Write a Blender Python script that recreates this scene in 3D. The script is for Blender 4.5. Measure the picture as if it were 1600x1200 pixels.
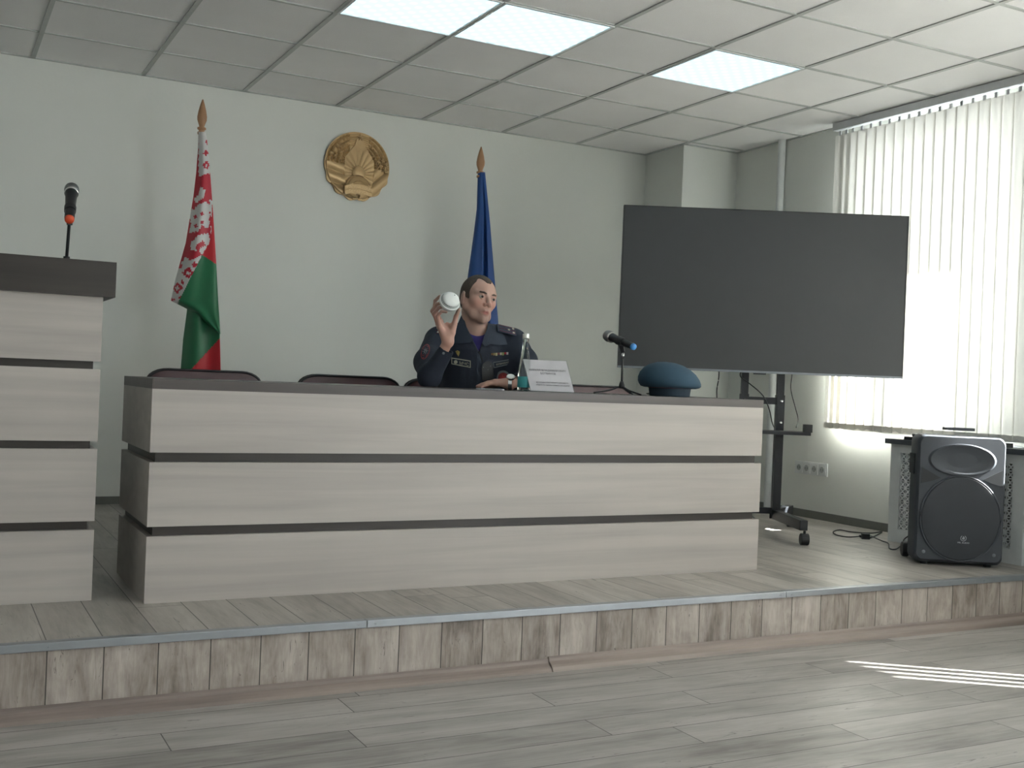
import bpy, bmesh, math, random
import numpy as np
from mathutils import Vector, Matrix
random.seed(4)
S = bpy.context.scene
for o in list(bpy.data.objects): bpy.data.objects.remove(o)
C = S.collection

# ------------------------------------------------------------------ camera
CAM = Vector((0, 0, 1.035))
MR = Vector((0.88385804, -0.46603361, 0.04009544))     # camera right
MD = Vector((0.03457923, -0.0203848, -0.99919404))     # camera down
MF = Vector((0.46647535, 0.88453215, -0.00190219))     # camera forward
FPX = 1725.675
cd = bpy.data.cameras.new('camera'); cam = bpy.data.objects.new('camera', cd); C.objects.link(cam)
cd.sensor_width = 36; cd.lens = FPX/1600*36; cd.clip_start = .05
cam.matrix_world = Matrix(((MR.x, -MD.x, -MF.x, CAM.x), (MR.y, -MD.y, -MF.y, CAM.y), (MR.z, -MD.z, -MF.z, CAM.z), (0, 0, 0, 1)))
S.camera = cam

# ------------------------------------------------------------------ world, sun, exposure
S.view_settings.view_transform = 'Standard'; S.view_settings.look = 'None'
S.view_settings.exposure = 1.15; S.view_settings.gamma = 1.0; S.view_settings.use_curve_mapping = False
w = bpy.data.worlds.new('World'); S.world = w; w.use_nodes = True
bg = w.node_tree.nodes['Background']; bg.inputs[0].default_value = (0.92, 0.94, 1.0, 1); bg.inputs[1].default_value = 7.0
SUN_DIR = Vector((-0.79, 0.61, -0.75)).normalized()
sl = bpy.data.lights.new('sun', 'SUN'); sl.energy = 58; sl.angle = .009; sl.color = (1, .975, .95)
so = bpy.data.objects.new('sun', sl); C.objects.link(so); so.rotation_euler = SUN_DIR.to_track_quat('-Z', 'Y').to_euler(); so.location = (9, -2, 6)
PANEL_L = 1.65
XW = 5.15; XO = 5.5; YB = 6.86; ZC = 2.768; ZS = .22; YE = 3.46; XL = -2.6; YR = -4.2
WINS = [(3.93, 5.2), (0.7, 3.35), (-3.7, -.2)]; WZ0, WZ1 = .84, 2.62  # third window is out of view, enlarged and left bare for fill daylight
for k, (a, b) in enumerate(WINS):
    pl = bpy.data.lights.new('window_portal', 'AREA'); pl.shape = 'RECTANGLE'; pl.size = WZ1-WZ0; pl.size_y = b-a; pl.cycles.is_portal = True
    po = bpy.data.objects.new('window_portal', pl); C.objects.link(po); po.location = (XO-.02, (a+b)/2, (WZ0+WZ1)/2); po.rotation_euler = (0, math.pi/2, 0)

# ------------------------------------------------------------------ helpers
def at(px, py, D):
    return CAM + (MR*((px-800)/FPX) + MD*((py-600)/FPX) + MF)*D
def atY(px, py, Y):
    d = MR*((px-800)/FPX) + MD*((py-600)/FPX) + MF; return CAM + d*(Y/d.y)
def atZ(px, py, Z):
    d = MR*((px-800)/FPX) + MD*((py-600)/FPX) + MF; return CAM + d*((Z-CAM.z)/d.z)
def lin(c):
    if isinstance(c, str): c = tuple(int(c[i:i+2], 16) for i in (0, 2, 4))
    return tuple(((v/255)/12.92 if v/255 <= .04045 else ((v/255+.055)/1.055)**2.4) for v in c)
def mat(name, c, rough=.6, metal=0, spec=.5, bump=None, var=None, alpha=None, trans=0, emit=None):
    m = bpy.data.materials.new(name); m.use_nodes = True; nt = m.node_tree; p = nt.nodes['Principled BSDF']
    L = lin(c)+(1,)
    p.inputs['Base Color'].default_value = L; p.inputs['Roughness'].default_value = rough; p.inputs['Metallic'].default_value = metal
    p.inputs['Specular IOR Level'].default_value = spec; p.inputs['Transmission Weight'].default_value = trans
    tc = nt.nodes.new('ShaderNodeTexCoord')
    sc, amt = var or (14, .05)
    n = nt.nodes.new('ShaderNodeTexNoise'); n.inputs['Scale'].default_value = sc; n.inputs['Detail'].default_value = 4
    nt.links.new(tc.outputs['Object'], n.inputs['Vector'])
    hs = nt.nodes.new('ShaderNodeHueSaturation'); hs.inputs['Color'].default_value = L
    mp = nt.nodes.new('ShaderNodeMapRange'); mp.inputs[3].default_value = 1-amt; mp.inputs[4].default_value = 1+amt; mp.inputs[1].default_value = .3; mp.inputs[2].default_value = .7
    nt.links.new(n.outputs[0], mp.inputs[0]); nt.links.new(mp.outputs[0], hs.inputs['Value']); nt.links.new(hs.outputs[0], p.inputs['Base Color'])
    if bump:
        b = nt.nodes.new('ShaderNodeBump'); b.inputs['Strength'].default_value = bump[1]; b.inputs['Distance'].default_value = bump[2] if len(bump) > 2 else .002
        n2 = nt.nodes.new('ShaderNodeTexNoise'); n2.inputs['Scale'].default_value = bump[0]; n2.inputs['Detail'].default_value = 3
        nt.links.new(tc.outputs['Object'], n2.inputs['Vector']); nt.links.new(n2.outputs[0], b.inputs['Height']); nt.links.new(b.outputs[0], p.inputs['Normal'])
    return m
def me_obj(name, me, m, parent=None, smooth=False):
    o = bpy.data.objects.new(name, me); C.objects.link(o)
    if m is not None:
        for q in (m if isinstance(m, (list, tuple)) else [m]): me.materials.append(q)
    if smooth:
        me.polygons.foreach_set('use_smooth', [True]*len(me.polygons))
    if parent: o.parent = parent
    return o
def obj(name, bm, m, parent=None, smooth=False, bevel=0, seg=2, auto=None):
    if bevel:
        es = [e for e in bm.edges if len(e.link_faces) == 2 and e.calc_face_angle(0) > .6]
        bmesh.ops.bevel(bm, geom=es, offset=bevel, segments=seg, affect='EDGES', profile=.5)
    bmesh.ops.recalc_face_normals(bm, faces=bm.faces)
    me = bpy.data.meshes.new(name); bm.to_mesh(me); bm.free()
    o = me_obj(name, me, m, parent, smooth)
    if auto: me.set_sharp_from_angle(angle=auto); 
    return o
def tag(o, label=None, cat=None, group=None, kind=None):
    if label: o['label'] = label
    if cat: o['category'] = cat
    if group: o['group'] = group
    if kind: o['kind'] = kind
    return o
def thing(name, label, cat, loc=(0, 0, 0), rz=0, group=None):
    o = bpy.data.objects.new(name, None); C.objects.link(o); o.location = loc; o.rotation_euler = (0, 0, rz); o.empty_display_size = .1
    return tag(o, label, cat, group)
def struct(o): o['kind'] = 'structure'; return o
def box(bm, x0, x1, y0, y1, z0, z1, M=None):
    vs = [bm.verts.new((x, y, z)) for x in (x0, x1) for y in (y0, y1) for z in (z0, z1)]
    for f in ((0, 1, 3, 2), (4, 6, 7, 5), (0, 4, 5, 1), (2, 3, 7, 6), (0, 2, 6, 4), (1, 5, 7, 3)): bm.faces.new([vs[i] for i in f])
    if M is not None: bmesh.ops.transform(bm, matrix=M, verts=vs)
    return vs
def nb(): return bmesh.new()
def bx(*a, M=None):
    b = nb(); box(b, *a, M=M); return b
def frame_to(a, b):
    d = (Vector(b)-Vector(a)); q = d.to_track_quat('Z', 'Y'); return Matrix.Translation(Vector(a)) @ q.to_matrix().to_4x4()
def lathe(bm, prof, M=None, n=32, cap=True, sx=1, sy=1):
    rings = []
    for r, z in prof:
        rings.append([bm.verts.new((sx*r*math.cos(2*math.pi*i/n), sy*r*math.sin(2*math.pi*i/n), z)) for i in range(n)])
    for A, B in zip(rings, rings[1:]):
        for i in range(n): bm.faces.new((A[i], A[(i+1) % n], B[(i+1) % n], B[i]))
    if cap: bm.faces.new(rings[0][::-1]); bm.faces.new(rings[-1])
    vs = [v for r in rings for v in r]
    if M is not None: bmesh.ops.transform(bm, matrix=M, verts=vs)
    return vs
def cyl(bm, a, b, r, r2=None, n=16):
    L = (Vector(b)-Vector(a)).length; return lathe(bm, [(r, 0), (r if r2 is None else r2, L)], frame_to(a, b), n)
def tube(bm, pts, r, n=8):
    pts = [Vector(p) for p in pts]; rings = []; up = Vector((0, 0, 1))
    for i, p in enumerate(pts):
        t = (pts[min(i+1, len(pts)-1)]-pts[max(i-1, 0)]).normalized()
        u = up.cross(t)
        if u.length < .1: u = Vector((1, 0, 0)).cross(t)
        u.normalize(); v = t.cross(u)
        rr = r[i] if isinstance(r, (list, tuple)) else r
        rings.append([bm.verts.new(p+(u*math.cos(2*math.pi*k/n)+v*math.sin(2*math.pi*k/n))*rr) for k in range(n)])
    for A, B in zip(rings, rings[1:]):
        for i in range(n): bm.faces.new((A[i], A[(i+1) % n], B[(i+1) % n], B[i]))
    bm.faces.new(rings[0][::-1]); bm.faces.new(rings[-1])
def spline(pts, n=8):
    P = [Vector(p) for p in pts]; P = [P[0]*2-P[1]]+P+[P[-1]*2-P[-2]]; out = []
    for i in range(1, len(P)-2):
        for k in range(n):
            t = k/n; out.append(.5*((2*P[i])+(P[i+1]-P[i-1])*t+(2*P[i-1]-5*P[i]+4*P[i+1]-P[i+2])*t*t+(3*P[i]-P[i-1]-3*P[i+1]+P[i+2])*t**3))
    out.append(P[-2]); return out
def text_mesh(txt, size, extrude=.0005, align='CENTER'):
    cu = bpy.data.curves.new('t', 'FONT'); cu.body = txt; cu.size = size; cu.extrude = extrude; cu.align_x = align; cu.align_y = 'CENTER'; cu.resolution_u = 3
    o = bpy.data.objects.new('t', cu); C.objects.link(o); bpy.context.view_layer.update()
    me = bpy.data.meshes.new_from_object(o); bpy.data.objects.remove(o); return me

# node helper for planks: al = index of the axis running along the planks, ac = across
def plank_mat(name, al, ac, wid, length, off, cols, rough=.42, grain=(1.6, 26), seam=.0034, seamc='3c3733'):
    m = bpy.data.materials.new(name); m.use_nodes = True; nt = m.node_tree; N = nt.nodes; K = nt.links; p = N['Principled BSDF']
    tc = N.new('ShaderNodeTexCoord'); sp = N.new('ShaderNodeSeparateXYZ'); K.new(tc.outputs['Object'], sp.inputs[0])
    def mt(op, a, b=None, c=None):
        n = N.new('ShaderNodeMath'); n.operation = op
        for i, v in enumerate((a, b, c)):
            if v is None: continue
            if isinstance(v, (int, float)): n.inputs[i].default_value = v
            else: K.new(v, n.inputs[i])
        return n.outputs[0]
    U, V = sp.outputs[al], sp.outputs[ac]
    vv = mt('DIVIDE', mt('SUBTRACT', V, off), wid); iv = mt('FLOOR', vv); fv = mt('FRACT', vv)
    wn = N.new('ShaderNodeTexWhiteNoise'); wn.noise_dimensions = '1D'; K.new(iv, wn.inputs['W'])
    uu = mt('ADD', mt('DIVIDE', U, length), mt('MULTIPLY', wn.outputs['Value'], 3.0)); iu = mt('FLOOR', uu); fu = mt('FRACT', uu)
    w2 = N.new('ShaderNodeTexWhiteNoise'); w2.noise_dimensions = '1D'; K.new(mt('ADD', mt('MULTIPLY', iv, 13.37), mt('MULTIPLY', iu, 7.77)), w2.inputs['W'])
    rnd = w2.outputs['Value']
    def noise(su, sv, det, seed):
        cb = N.new('ShaderNodeCombineXYZ'); K.new(mt('MULTIPLY', U, su), cb.inputs[0]); K.new(mt('MULTIPLY', V, sv), cb.inputs[1]); K.new(mt('ADD', mt('MULTIPLY', rnd, 40.0), seed), cb.inputs[2])
        n = N.new('ShaderNodeTexNoise'); n.inputs['Scale'].default_value = 1; n.inputs['Detail'].default_value = det; n.inputs['Roughness'].default_value = .62; n.inputs['Distortion'].default_value = .6; K.new(cb.outputs[0], n.inputs['Vector']); return n.outputs[0]
    g1 = noise(grain[0], grain[1]*.35, 8, 0.0); g2 = noise(grain[0]*3, grain[1]*2.5, 5, 9.0); g3 = noise(grain[0]*1.5, grain[1]*.22, 3, 20.0)
    t = mt('ADD', mt('MULTIPLY', g1, .75), mt('MULTIPLY', g2, .35)); t = mt('ADD', t, mt('MULTIPLY', mt('SUBTRACT', rnd, .5), .16)); t = mt('ADD', t, mt('MULTIPLY', mt('SUBTRACT', g3, .5), .40))
    cr = N.new('ShaderNodeValToRGB'); e = cr.color_ramp.elements; e[0].position = .33; e[0].color = lin(cols[0])+(1,); e[1].position = .76; e[1].color = lin(cols[2])+(1,)
    mid = cr.color_ramp.elements.new(.52); mid.color = lin(cols[1])+(1,); K.new(t, cr.inputs[0])
    # thin dark cracks
    ck = noise(grain[0]*1.1, grain[1]*1.2, 2, 50.0); cm = mt('LESS_THAN', mt('ABSOLUTE', mt('SUBTRACT', ck, .5)), .004); ckm = mt('MULTIPLY', cm, mt('GREATER_THAN', g3, .56)) 
    s1 = mt('LESS_THAN', mt('MINIMUM', fv, mt('SUBTRACT', 1.0, fv)), seam/wid/2*1.0); s2 = mt('LESS_THAN', mt('MINIMUM', fu, mt('SUBTRACT', 1.0, fu)), seam/length/2)
    sm = mt('MAXIMUM', mt('MAXIMUM', s1, s2), mt('MULTIPLY', ckm, .6))
    mx = N.new('ShaderNodeMix'); mx.data_type = 'RGBA'; K.new(sm, mx.inputs[0]); K.new(cr.outputs[0], mx.inputs[6]); mx.inputs[7].default_value = lin(seamc)+(1,)
    K.new(mx.outputs[2], p.inputs['Base Color']); p.inputs['Roughness'].default_value = rough
    b = N.new('ShaderNodeBump'); b.inputs['Strength'].default_value = .25; b.inputs['Distance'].default_value = .001; K.new(mt('SUBTRACT', g2, sm), b.inputs['Height']); K.new(b.outputs[0], p.inputs['Normal'])
    return m
def wood_mat(name, c0, c1, axis=0, rough=.45, sc=1.0):
    m = bpy.data.materials.new(name); m.use_nodes = True; nt = m.node_tree; N = nt.nodes; K = nt.links; p = N['Principled BSDF']
    tc = N.new('ShaderNodeTexCoord'); mp = N.new('ShaderNodeMapping'); s = [11*sc, 11*sc, 22*sc]; s[axis] = .9*sc; mp.inputs['Scale'].default_value = s
    K.new(tc.outputs['Object'], mp.inputs[0]); n = N.new('ShaderNodeTexNoise'); n.inputs['Scale'].default_value = 1; n.inputs['Detail'].default_value = 7; n.inputs['Distortion'].default_value = .4; K.new(mp.outputs[0], n.inputs['Vector'])
    cr = N.new('ShaderNodeValToRGB'); e = cr.color_ramp.elements; e[0].position = .32; e[0].color = lin(c0)+(1,); e[1].position = .68; e[1].color = lin(c1)+(1,); K.new(n.outputs[0], cr.inputs[0]); K.new(cr.outputs[0], p.inputs['Base Color']); p.inputs['Roughness'].default_value = rough
    return m

M_wall = mat('wall paint', 'dddfda', .75, var=(1.3, .025), bump=(45, .25, .002))
M_floor = plank_mat('floor laminate', 0, 1, .1575, 1.2, .06, ('78736f', '999590', 'b3aeaa'), .36)
M_stage = plank_mat('stage laminate', 1, 0, .1575, 1.3, .0155, ('7f7973', 'a09a93', 'bab4ad'), .38)
M_riser = plank_mat('riser laminate', 2, 0, .1575, 9, .0155, ('6f645c', '988d85', 'b9afa7'), .5, grain=(4, 40))
M_cove = wood_mat('brown wood skirting', '6e625c', '988a82', 0, .5)
M_base = mat('grey skirting', '6d6e69', .5)
M_alu = mat('aluminium edging', '9fa3a8', .38, .75)
M_ceil = mat('ceiling tile', 'f0efee', .9, var=(3, .02), bump=(320, .5, .003))
M_grid = mat('ceiling grid enamel', 'b9bcb9', .5)
M_cream = wood_mat('cream laminate', 'a49d98', 'b4ada7', 0, .42)
M_dark = wood_mat('wenge laminate', '28231f', '38312d', 0, .4)
M_dark2 = wood_mat('wenge worktop', '423b3a', '524a48', 0, .4)
M_black = mat('black plastic', '1c1d20', .45)
M_blackm = mat('black powder coated metal', '24262b', .4, .3)
M_chrome = mat('chrome', 'c9c9c9', .2, 1)
M_white = mat('white enamel', 'd5d8d8', .45)

# ------------------------------------------------------------------ room shell
struct(obj('floor', bx(XL-.2, XW+.35, YR-.2, YE+.02, -.2, 0), M_floor))
b = nb(); box(b, XL-.2, XW+.35, YE, YB+.2, -.2, ZS); st = struct(obj('floor_stage', b, [M_stage, M_riser]))
for f in st.data.polygons:
    if f.normal.y < -.5: f.material_index = 1
struct(obj('wall_back', bx(XL-.2, XO, YB, YB+.2, 0, 3), M_wall))
struct(obj('wall_left', bx(XL-.2, XL, YR-.2, YB+.1, -.1, 3), M_wall))
struct(obj('wall_rear', bx(XL-.2, XO, YR-.2, YR, -.1, 3), M_wall))
b = nb(); ys = [YR] + [v for a in sorted(WINS) for v in a] + [YB+.1]
for i in range(0, len(ys), 2): box(b, XW, XO, ys[i], ys[i+1], -.1, 3)
for a, c in WINS: box(b, XW, XO, a, c, -.1, WZ0); box(b, XW, XO, a, c, WZ1, 3)
struct(obj('wall_right', b, M_wall))
struct(obj('wall_column', bx(4.67, XW+.01, 6.39, YB+.01, ZS-.01, ZC+.02), M_wall))
struct(obj('ceiling', bx(XL-.2, XO, YR-.2, YB+.2, ZC, ZC+.15), M_ceil))
GX0, GY0 = .4578, 6.898
b = nb()
for i in range(-6, 8): x = GX0+.6*i; box(b, x-.012, x+.012, YR, YB, ZC-.006, ZC+.001)
for j in range(1, 19): y = GY0-.6*j; box(b, XL, XW, y-.0095, y+.0095, ZC-.005, ZC+.0015)
box(b, XL, 4.67, YB-.02, YB, ZC-.006, ZC+.001); box(b, XW-.02, XW, YR, 6.39, ZC-.006, ZC+.001); box(b, 4.65, XW, 6.37, 6.39, ZC-.006, ZC+.001)
struct(obj('trim_1', b, M_grid))
# stage nosing, cove skirting, baseboards
b = nb(); box(b, XL, 1.31, YE-.013, YE+.022, ZS-.02, ZS+.005); box(b, 1.312, 3.12, YE-.013, YE+.022, ZS-.02, ZS+.005); box(b, 3.122, XW, YE-.013, YE+.022, ZS-.02, ZS+.005)
for x in (.33, 1.28, 1.34, 3.09, 3.15, 4.3): cyl(b, (x, YE-.0135, ZS-.008), (x, YE-.0125, ZS-.008), .003, n=8)
struct(obj('trim_2', b, M_alu, bevel=.002))
b = nb()
def cove(bm, x0, x1, dz=0):
    prof = [(0, .038+dz), (-.006, .042+dz), (-.012, .036+dz), (-.014, .026+dz), (-.022, .02+dz), (-.03, .016+dz), (-.038, .01+dz), (-.045, 0), (0, 0)]
    A = [bm.verts.new((x0, YE+y, z)) for y, z in prof]; B = [bm.verts.new((x1, YE+y, z)) for y, z in prof]
    for i in range(len(prof)): k = (i+1) % len(prof); bm.faces.new((A[i], B[i], B[k], A[k]))
    bm.faces.new(A[::-1]); bm.faces.new(B)
cove(b, XL, 2.012); cove(b, 2.015, 4.9, .006); cove(b, 4.903, XW, .004)
struct(obj('trim_3', b, M_cove))
b = nb(); box(b, XL, 4.67, YB-.012, YB, ZS, ZS+.045); struct(obj('baseboard_back', b, M_base, bevel=.003))
b = nb(); box(b, XW-.012, XW, 4.56, 6.39, ZS, ZS+.05); box(b, 4.67, XW-.012, 6.378, 6.39, ZS, ZS+.05); box(b, 4.658, 4.67, 6.378, YB-.012, ZS, ZS+.05)
struct(obj('baseboard_right', b, M_base, bevel=.003))

# windows
M_frame = mat('white window frame', 'd9dcdc', .4)
M_glass = bpy.data.materials.new('window glass'); M_glass.use_nodes = True; nt = M_glass.node_tree; N = nt.nodes
tr = N.new('ShaderNodeBsdfTransparent'); tr.inputs[0].default_value = (.93, .95, .94, 1); gl = N.new('ShaderNodeBsdfGlossy'); gl.inputs['Roughness'].default_value = .02
mx = N.new('ShaderNodeMixShader'); mx.inputs[0].default_value = .06; nt.links.new(tr.outputs[0], mx.inputs[1]); nt.links.new(gl.outputs[0], mx.inputs[2]); nt.links.new(mx.outputs[0], N['Material Output'].inputs[0])
for k, (a, c) in enumerate(WINS):
    b = nb(); X0, X1 = XO-.11, XO-.04
    box(b, X0, X1, a, c, WZ0, WZ0+.06); box(b, X0, X1, a, c, WZ1-.06, WZ1); box(b, X0, X1, a, a+.06, WZ0+.06, WZ1-.06); box(b, X0, X1, c-.06, c, WZ0+.06, WZ1-.06)
    nm = 1 if c-a < 1.6 else 2
    for q in range(1, nm+1):
        y = a+(c-a)*q/(nm+1); box(b, X0, X1, y-.045, y+.045, WZ0+.06, WZ1-.06)
    fr = struct(obj('window_%d' % (k+1), b, M_frame))
    g = obj('pane', bx(XO-.08, XO-.074, a+.05, c-.05, WZ0+.05, WZ1-.05), M_glass, fr)
struct(obj('sun_blocker', bx(XO, XO+.47, -4.3, 5.6, WZ1+.0, WZ1+.08), M_wall))   # unseen slab added outside to keep sun off the upper blinds
# dark window sill board
M_sill = mat('dark grey sill board', '4e5257', .4)
struct(obj('trim_4', bx(4.815, XO-.12, 0.0, 4.56, .772, .8), M_sill, bevel=.004))
b = nb(); box(b, XW-.02, XO-.12, 4.56, 5.2, WZ0-.02, WZ0); struct(obj('trim_5', b, M_white))

# ------------------------------------------------------------------ vertical blinds
M_vane = bpy.data.materials.new('cream blind fabric'); M_vane.use_nodes = True; nt = M_vane.node_tree; N = nt.nodes; K = nt.links
df = N.new('ShaderNodeBsdfDiffuse'); tl = N.new('ShaderNodeBsdfTranslucent'); mx = N.new('ShaderNodeMixShader'); mx.inputs[0].default_value = .17
df.inputs[0].default_value = lin('e6e5e0')+(1,); tl.inputs[0].default_value = lin('e6e3dc')+(1,)
tc = N.new('ShaderNodeTexCoord'); mpn = N.new('ShaderNodeMapping'); mpn.inputs['Scale'].default_value = (400, 400, 30); ns = N.new('ShaderNodeTexNoise'); ns.inputs['Scale'].default_value = 1; bp = N.new('ShaderNodeBump'); bp.inputs['Strength'].default_value = .15; bp.inputs['Distance'].default_value = .001
K.new(tc.outputs['Object'], mpn.inputs[0]); K.new(mpn.outputs[0], ns.inputs['Vector']); K.new(ns.outputs[0], bp.inputs['Height']); K.new(bp.outputs[0], df.inputs['Normal'])
K.new(df.outputs[0], mx.inputs[1]); K.new(tl.outputs[0], mx.inputs[2]); K.new(mx.outputs[0], N['Material Output'].inputs[0])
M_rail = mat('white aluminium rail', 'c6c9cb', .35, .3)
BX, BZT, BZB = 5.06, 2.715, .828
def vane_mesh():
    me = bpy.data.meshes.new('vane'); V = []; F = []; nz = 24; ny = 6; h = BZT-BZB-.03
    for i in range(nz+1):
        z = BZB+h*i/nz
        for j in range(ny+1):
            t = j/ny-.5; V.append((-.006*math.cos(t*math.pi)+.003, t*.089, z))
    for i in range(nz):
        for j in range(ny): a = i*(ny+1)+j; F.append((a, a+1, a+ny+2, a+ny+1))
    me.from_pydata(V, [], F); me.materials.append(M_vane)
    for p in me.polygons: p.use_smooth = True
    return me
VM = vane_mesh()
def hm():
    b = nb(); box(b, -.004, .004, -.043, .043, BZB-.006, BZB+.03); me = bpy.data.meshes.new('weight_pocket'); b.to_mesh(me); b.free(); me.materials.append(M_vane); return me
HMm = hm()
def hk():
    b = nb(); box(b, -.003, .003, -.009, .009, BZT-.035, BZT-.005); me = bpy.data.meshes.new('hanger_clip'); b.to_mesh(me); b.free(); me.materials.append(M_rail); return me
HK = hk()
def blind(y1, y0, label, detail):
    t = thing('vertical_blind', label, 'blind', (BX, (y0+y1)/2, BZT))
    inv = Matrix.Translation((-BX, -(y0+y1)/2, -BZT))
    obj('headrail', bx(BX-.026, BX+.022, y0, y1, BZT, ZC-.006, M=inv), M_rail, t, bevel=.003)
    n = (3+int((y1-y0-.2)/.075)) if detail else int((y1-y0)/.077); chain = []
    for i in range(n):
        y = y1-.045-.077*i
        v = bpy.data.objects.new('vane', VM); C.objects.link(v); v.parent = t
        th = math.radians(3+random.uniform(-1.8, 1.8))
        if 1.45 < y < 1.78: th = math.radians(-16.5)
        if detail: y = y1-.045-(.055*i if i < 3 else .110+.075*(i-2)); th = math.radians(1) if i < 3 else th
        v.location = (0, y-(y0+y1)/2, -BZT); v.rotation_euler = (0, 0, -th)
        if detail:
            for me in (HMm, HK):
                p = bpy.data.objects.new(me.name.split('.')[0], me); C.objects.link(p); p.parent = v
        chain.append((y-(y0+y1)/2))
    if detail:
        b = nb(); pts = []
        for i in range(len(chain)-1):
            for q in range(6): u = q/6; pts.append((-.012, chain[i]+(chain[i+1]-chain[i])*u, BZB+.012-BZT-.018*math.sin(u*math.pi)))
        tube(b, pts, .0012, 5); obj('bead_chain', b, M_white, t)
    return t
blind(5.31, 3.30, 'cream vertical blind over the window behind the television and loudspeaker', True)
blind(3.28, .40, 'cream vertical blind over the middle window, nearer the audience', False)

# ------------------------------------------------------------------ ceiling lights
def diff_mat():
    m = bpy.data.materials.new('lit diffuser'); m.use_nodes = True; nt = m.node_tree; N = nt.nodes; K = nt.links; N.remove(N['Principled BSDF'])
    e = N.new('ShaderNodeEmission'); tc = N.new('ShaderNodeTexCoord'); sp = N.new('ShaderNodeSeparateXYZ'); K.new(tc.outputs['Object'], sp.inputs[0])
    def mt(op, a, b=None):
        n = N.new('ShaderNodeMath'); n.operation = op
        for i, v in enumerate((a, b)):
            if v is None: continue
            if isinstance(v, (int, float)): n.inputs[i].default_value = v
            else: K.new(v, n.inputs[i])
        return n.outputs[0]
    s = math.pi*2/.083
    g = mt('MULTIPLY', mt('COSINE', mt('MULTIPLY', sp.outputs[0], s)), mt('COSINE', mt('MULTIPLY', sp.outputs[1], s)))
    g = mt('POWER', mt('MAXIMUM', g, 0.0), 2.0)
    cr = N.new('ShaderNodeMix'); cr.data_type = 'RGBA'; K.new(g, cr.inputs[0]); cr.inputs[6].default_value = (.25, .36, .40, 1); cr.inputs[7].default_value = (.55, .62, .64, 1)
    K.new(cr.outputs[2], e.inputs[0]); e.inputs[1].default_value = PANEL_L; K.new(e.outputs[0], N['Material Output'].inputs[0]); return m
M_diff = diff_mat()
fb = nb()
for a in ((-.297, .297, -.297, -.285), (-.297, .297, .285, .297), (-.297, -.285, -.285, .285), (.285, .297, -.285, .285)): box(fb, *a, -.009, 0)
fme = bpy.data.meshes.new('frame'); fb.to_mesh(fme); fb.free(); fme.materials.append(M_white)
db = bx(-.285, .285, -.285, .285, -.004, 0); dme = bpy.data.meshes.new('diffuser'); db.to_mesh(dme); db.free(); dme.materials.append(M_diff)
lab = {(2, 3): 'lit square ceiling light panel, leftmost of the three, cut by the picture edge', (3, 3): 'lit square ceiling light panel touching the leftmost one at its right side', (5, 3): 'lit square ceiling light panel on its own, nearest the window blinds'}
for (i, j) in [(2, 3), (3, 3), (5, 3), (-3, 8), (0, 8), (3, 8), (5, 8), (-3, 12), (0, 12), (3, 12), (5, 12), (0, 16), (3, 16)]:  # panels missing from lab are out of view, added to light the hall
    L = lab.get((i, j), 'lit square ceiling light panel added out of view to brighten the hall')
    t = thing('ceiling_light', L, 'ceiling light', (GX0+.6*i+.3, GY0-.6*j-.3, ZC-.001), 0, 'square ceiling light panels')
    for nme, me in (('frame', fme), ('diffuser', dme)):
        p = bpy.data.objects.new(nme, me); C.objects.link(p); p.parent = t

# ------------------------------------------------------------------ long desk and lectern
def courses(name, label, cat, x0, x1, y0, y1, top, bands, reveals, over=0, topm=M_dark2):
    cx, cy = (x0+x1)/2, (y0+y1)/2
    t = thing(name, label, cat, (cx, cy, ZS)); hx, hy = (x1-x0)/2, (y1-y0)/2
    for z0, z1 in bands:
        b = nb(); box(b, -hx, hx, -hy, -hy+.022, z0, z1); box(b, -hx, -hx+.022, -hy+.022, hy, z0, z1); box(b, hx-.022, hx, -hy+.022, hy, z0, z1)
        obj('panel', b, M_cream, t, bevel=.0012)
    for z0, z1 in reveals:
        b = nb(); box(b, -hx+.022, hx-.022, -hy+.022, -hy+.04, z0, z1); box(b, -hx+.022, -hx+.04, -hy+.04, hy-.01, z0, z1); box(b, hx-.04, hx-.022, -hy+.04, hy-.01, z0, z1)
        obj('reveal_strip', b, M_dark, t)
    obj('top_board', bx(-hx-over, hx+over, -hy-over, hy+over, top[0], top[1]), topm, t, bevel=.0015)
    return t
courses('long_desk', 'long cream panelled presidium desk with dark top, at the centre of the stage', 'desk', .68, 3.385, 3.94, 4.57, (.742, .7775), [(0, .231), (.265, .488), (.522, .742)], [(.2305, .2655), (.4875, .5225)])
courses('lectern', 'tall cream panelled lectern with thick dark top at the left edge', 'lectern', -.38, .523, 4.05, 4.6, (1.051, 1.172), [(0, .245), (.275, .525), (.552, .801), (.828, 1.051)], [(.2445, .2755), (.5245, .5525), (.8005, .8285)], over=.035, topm=M_dark)

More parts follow.
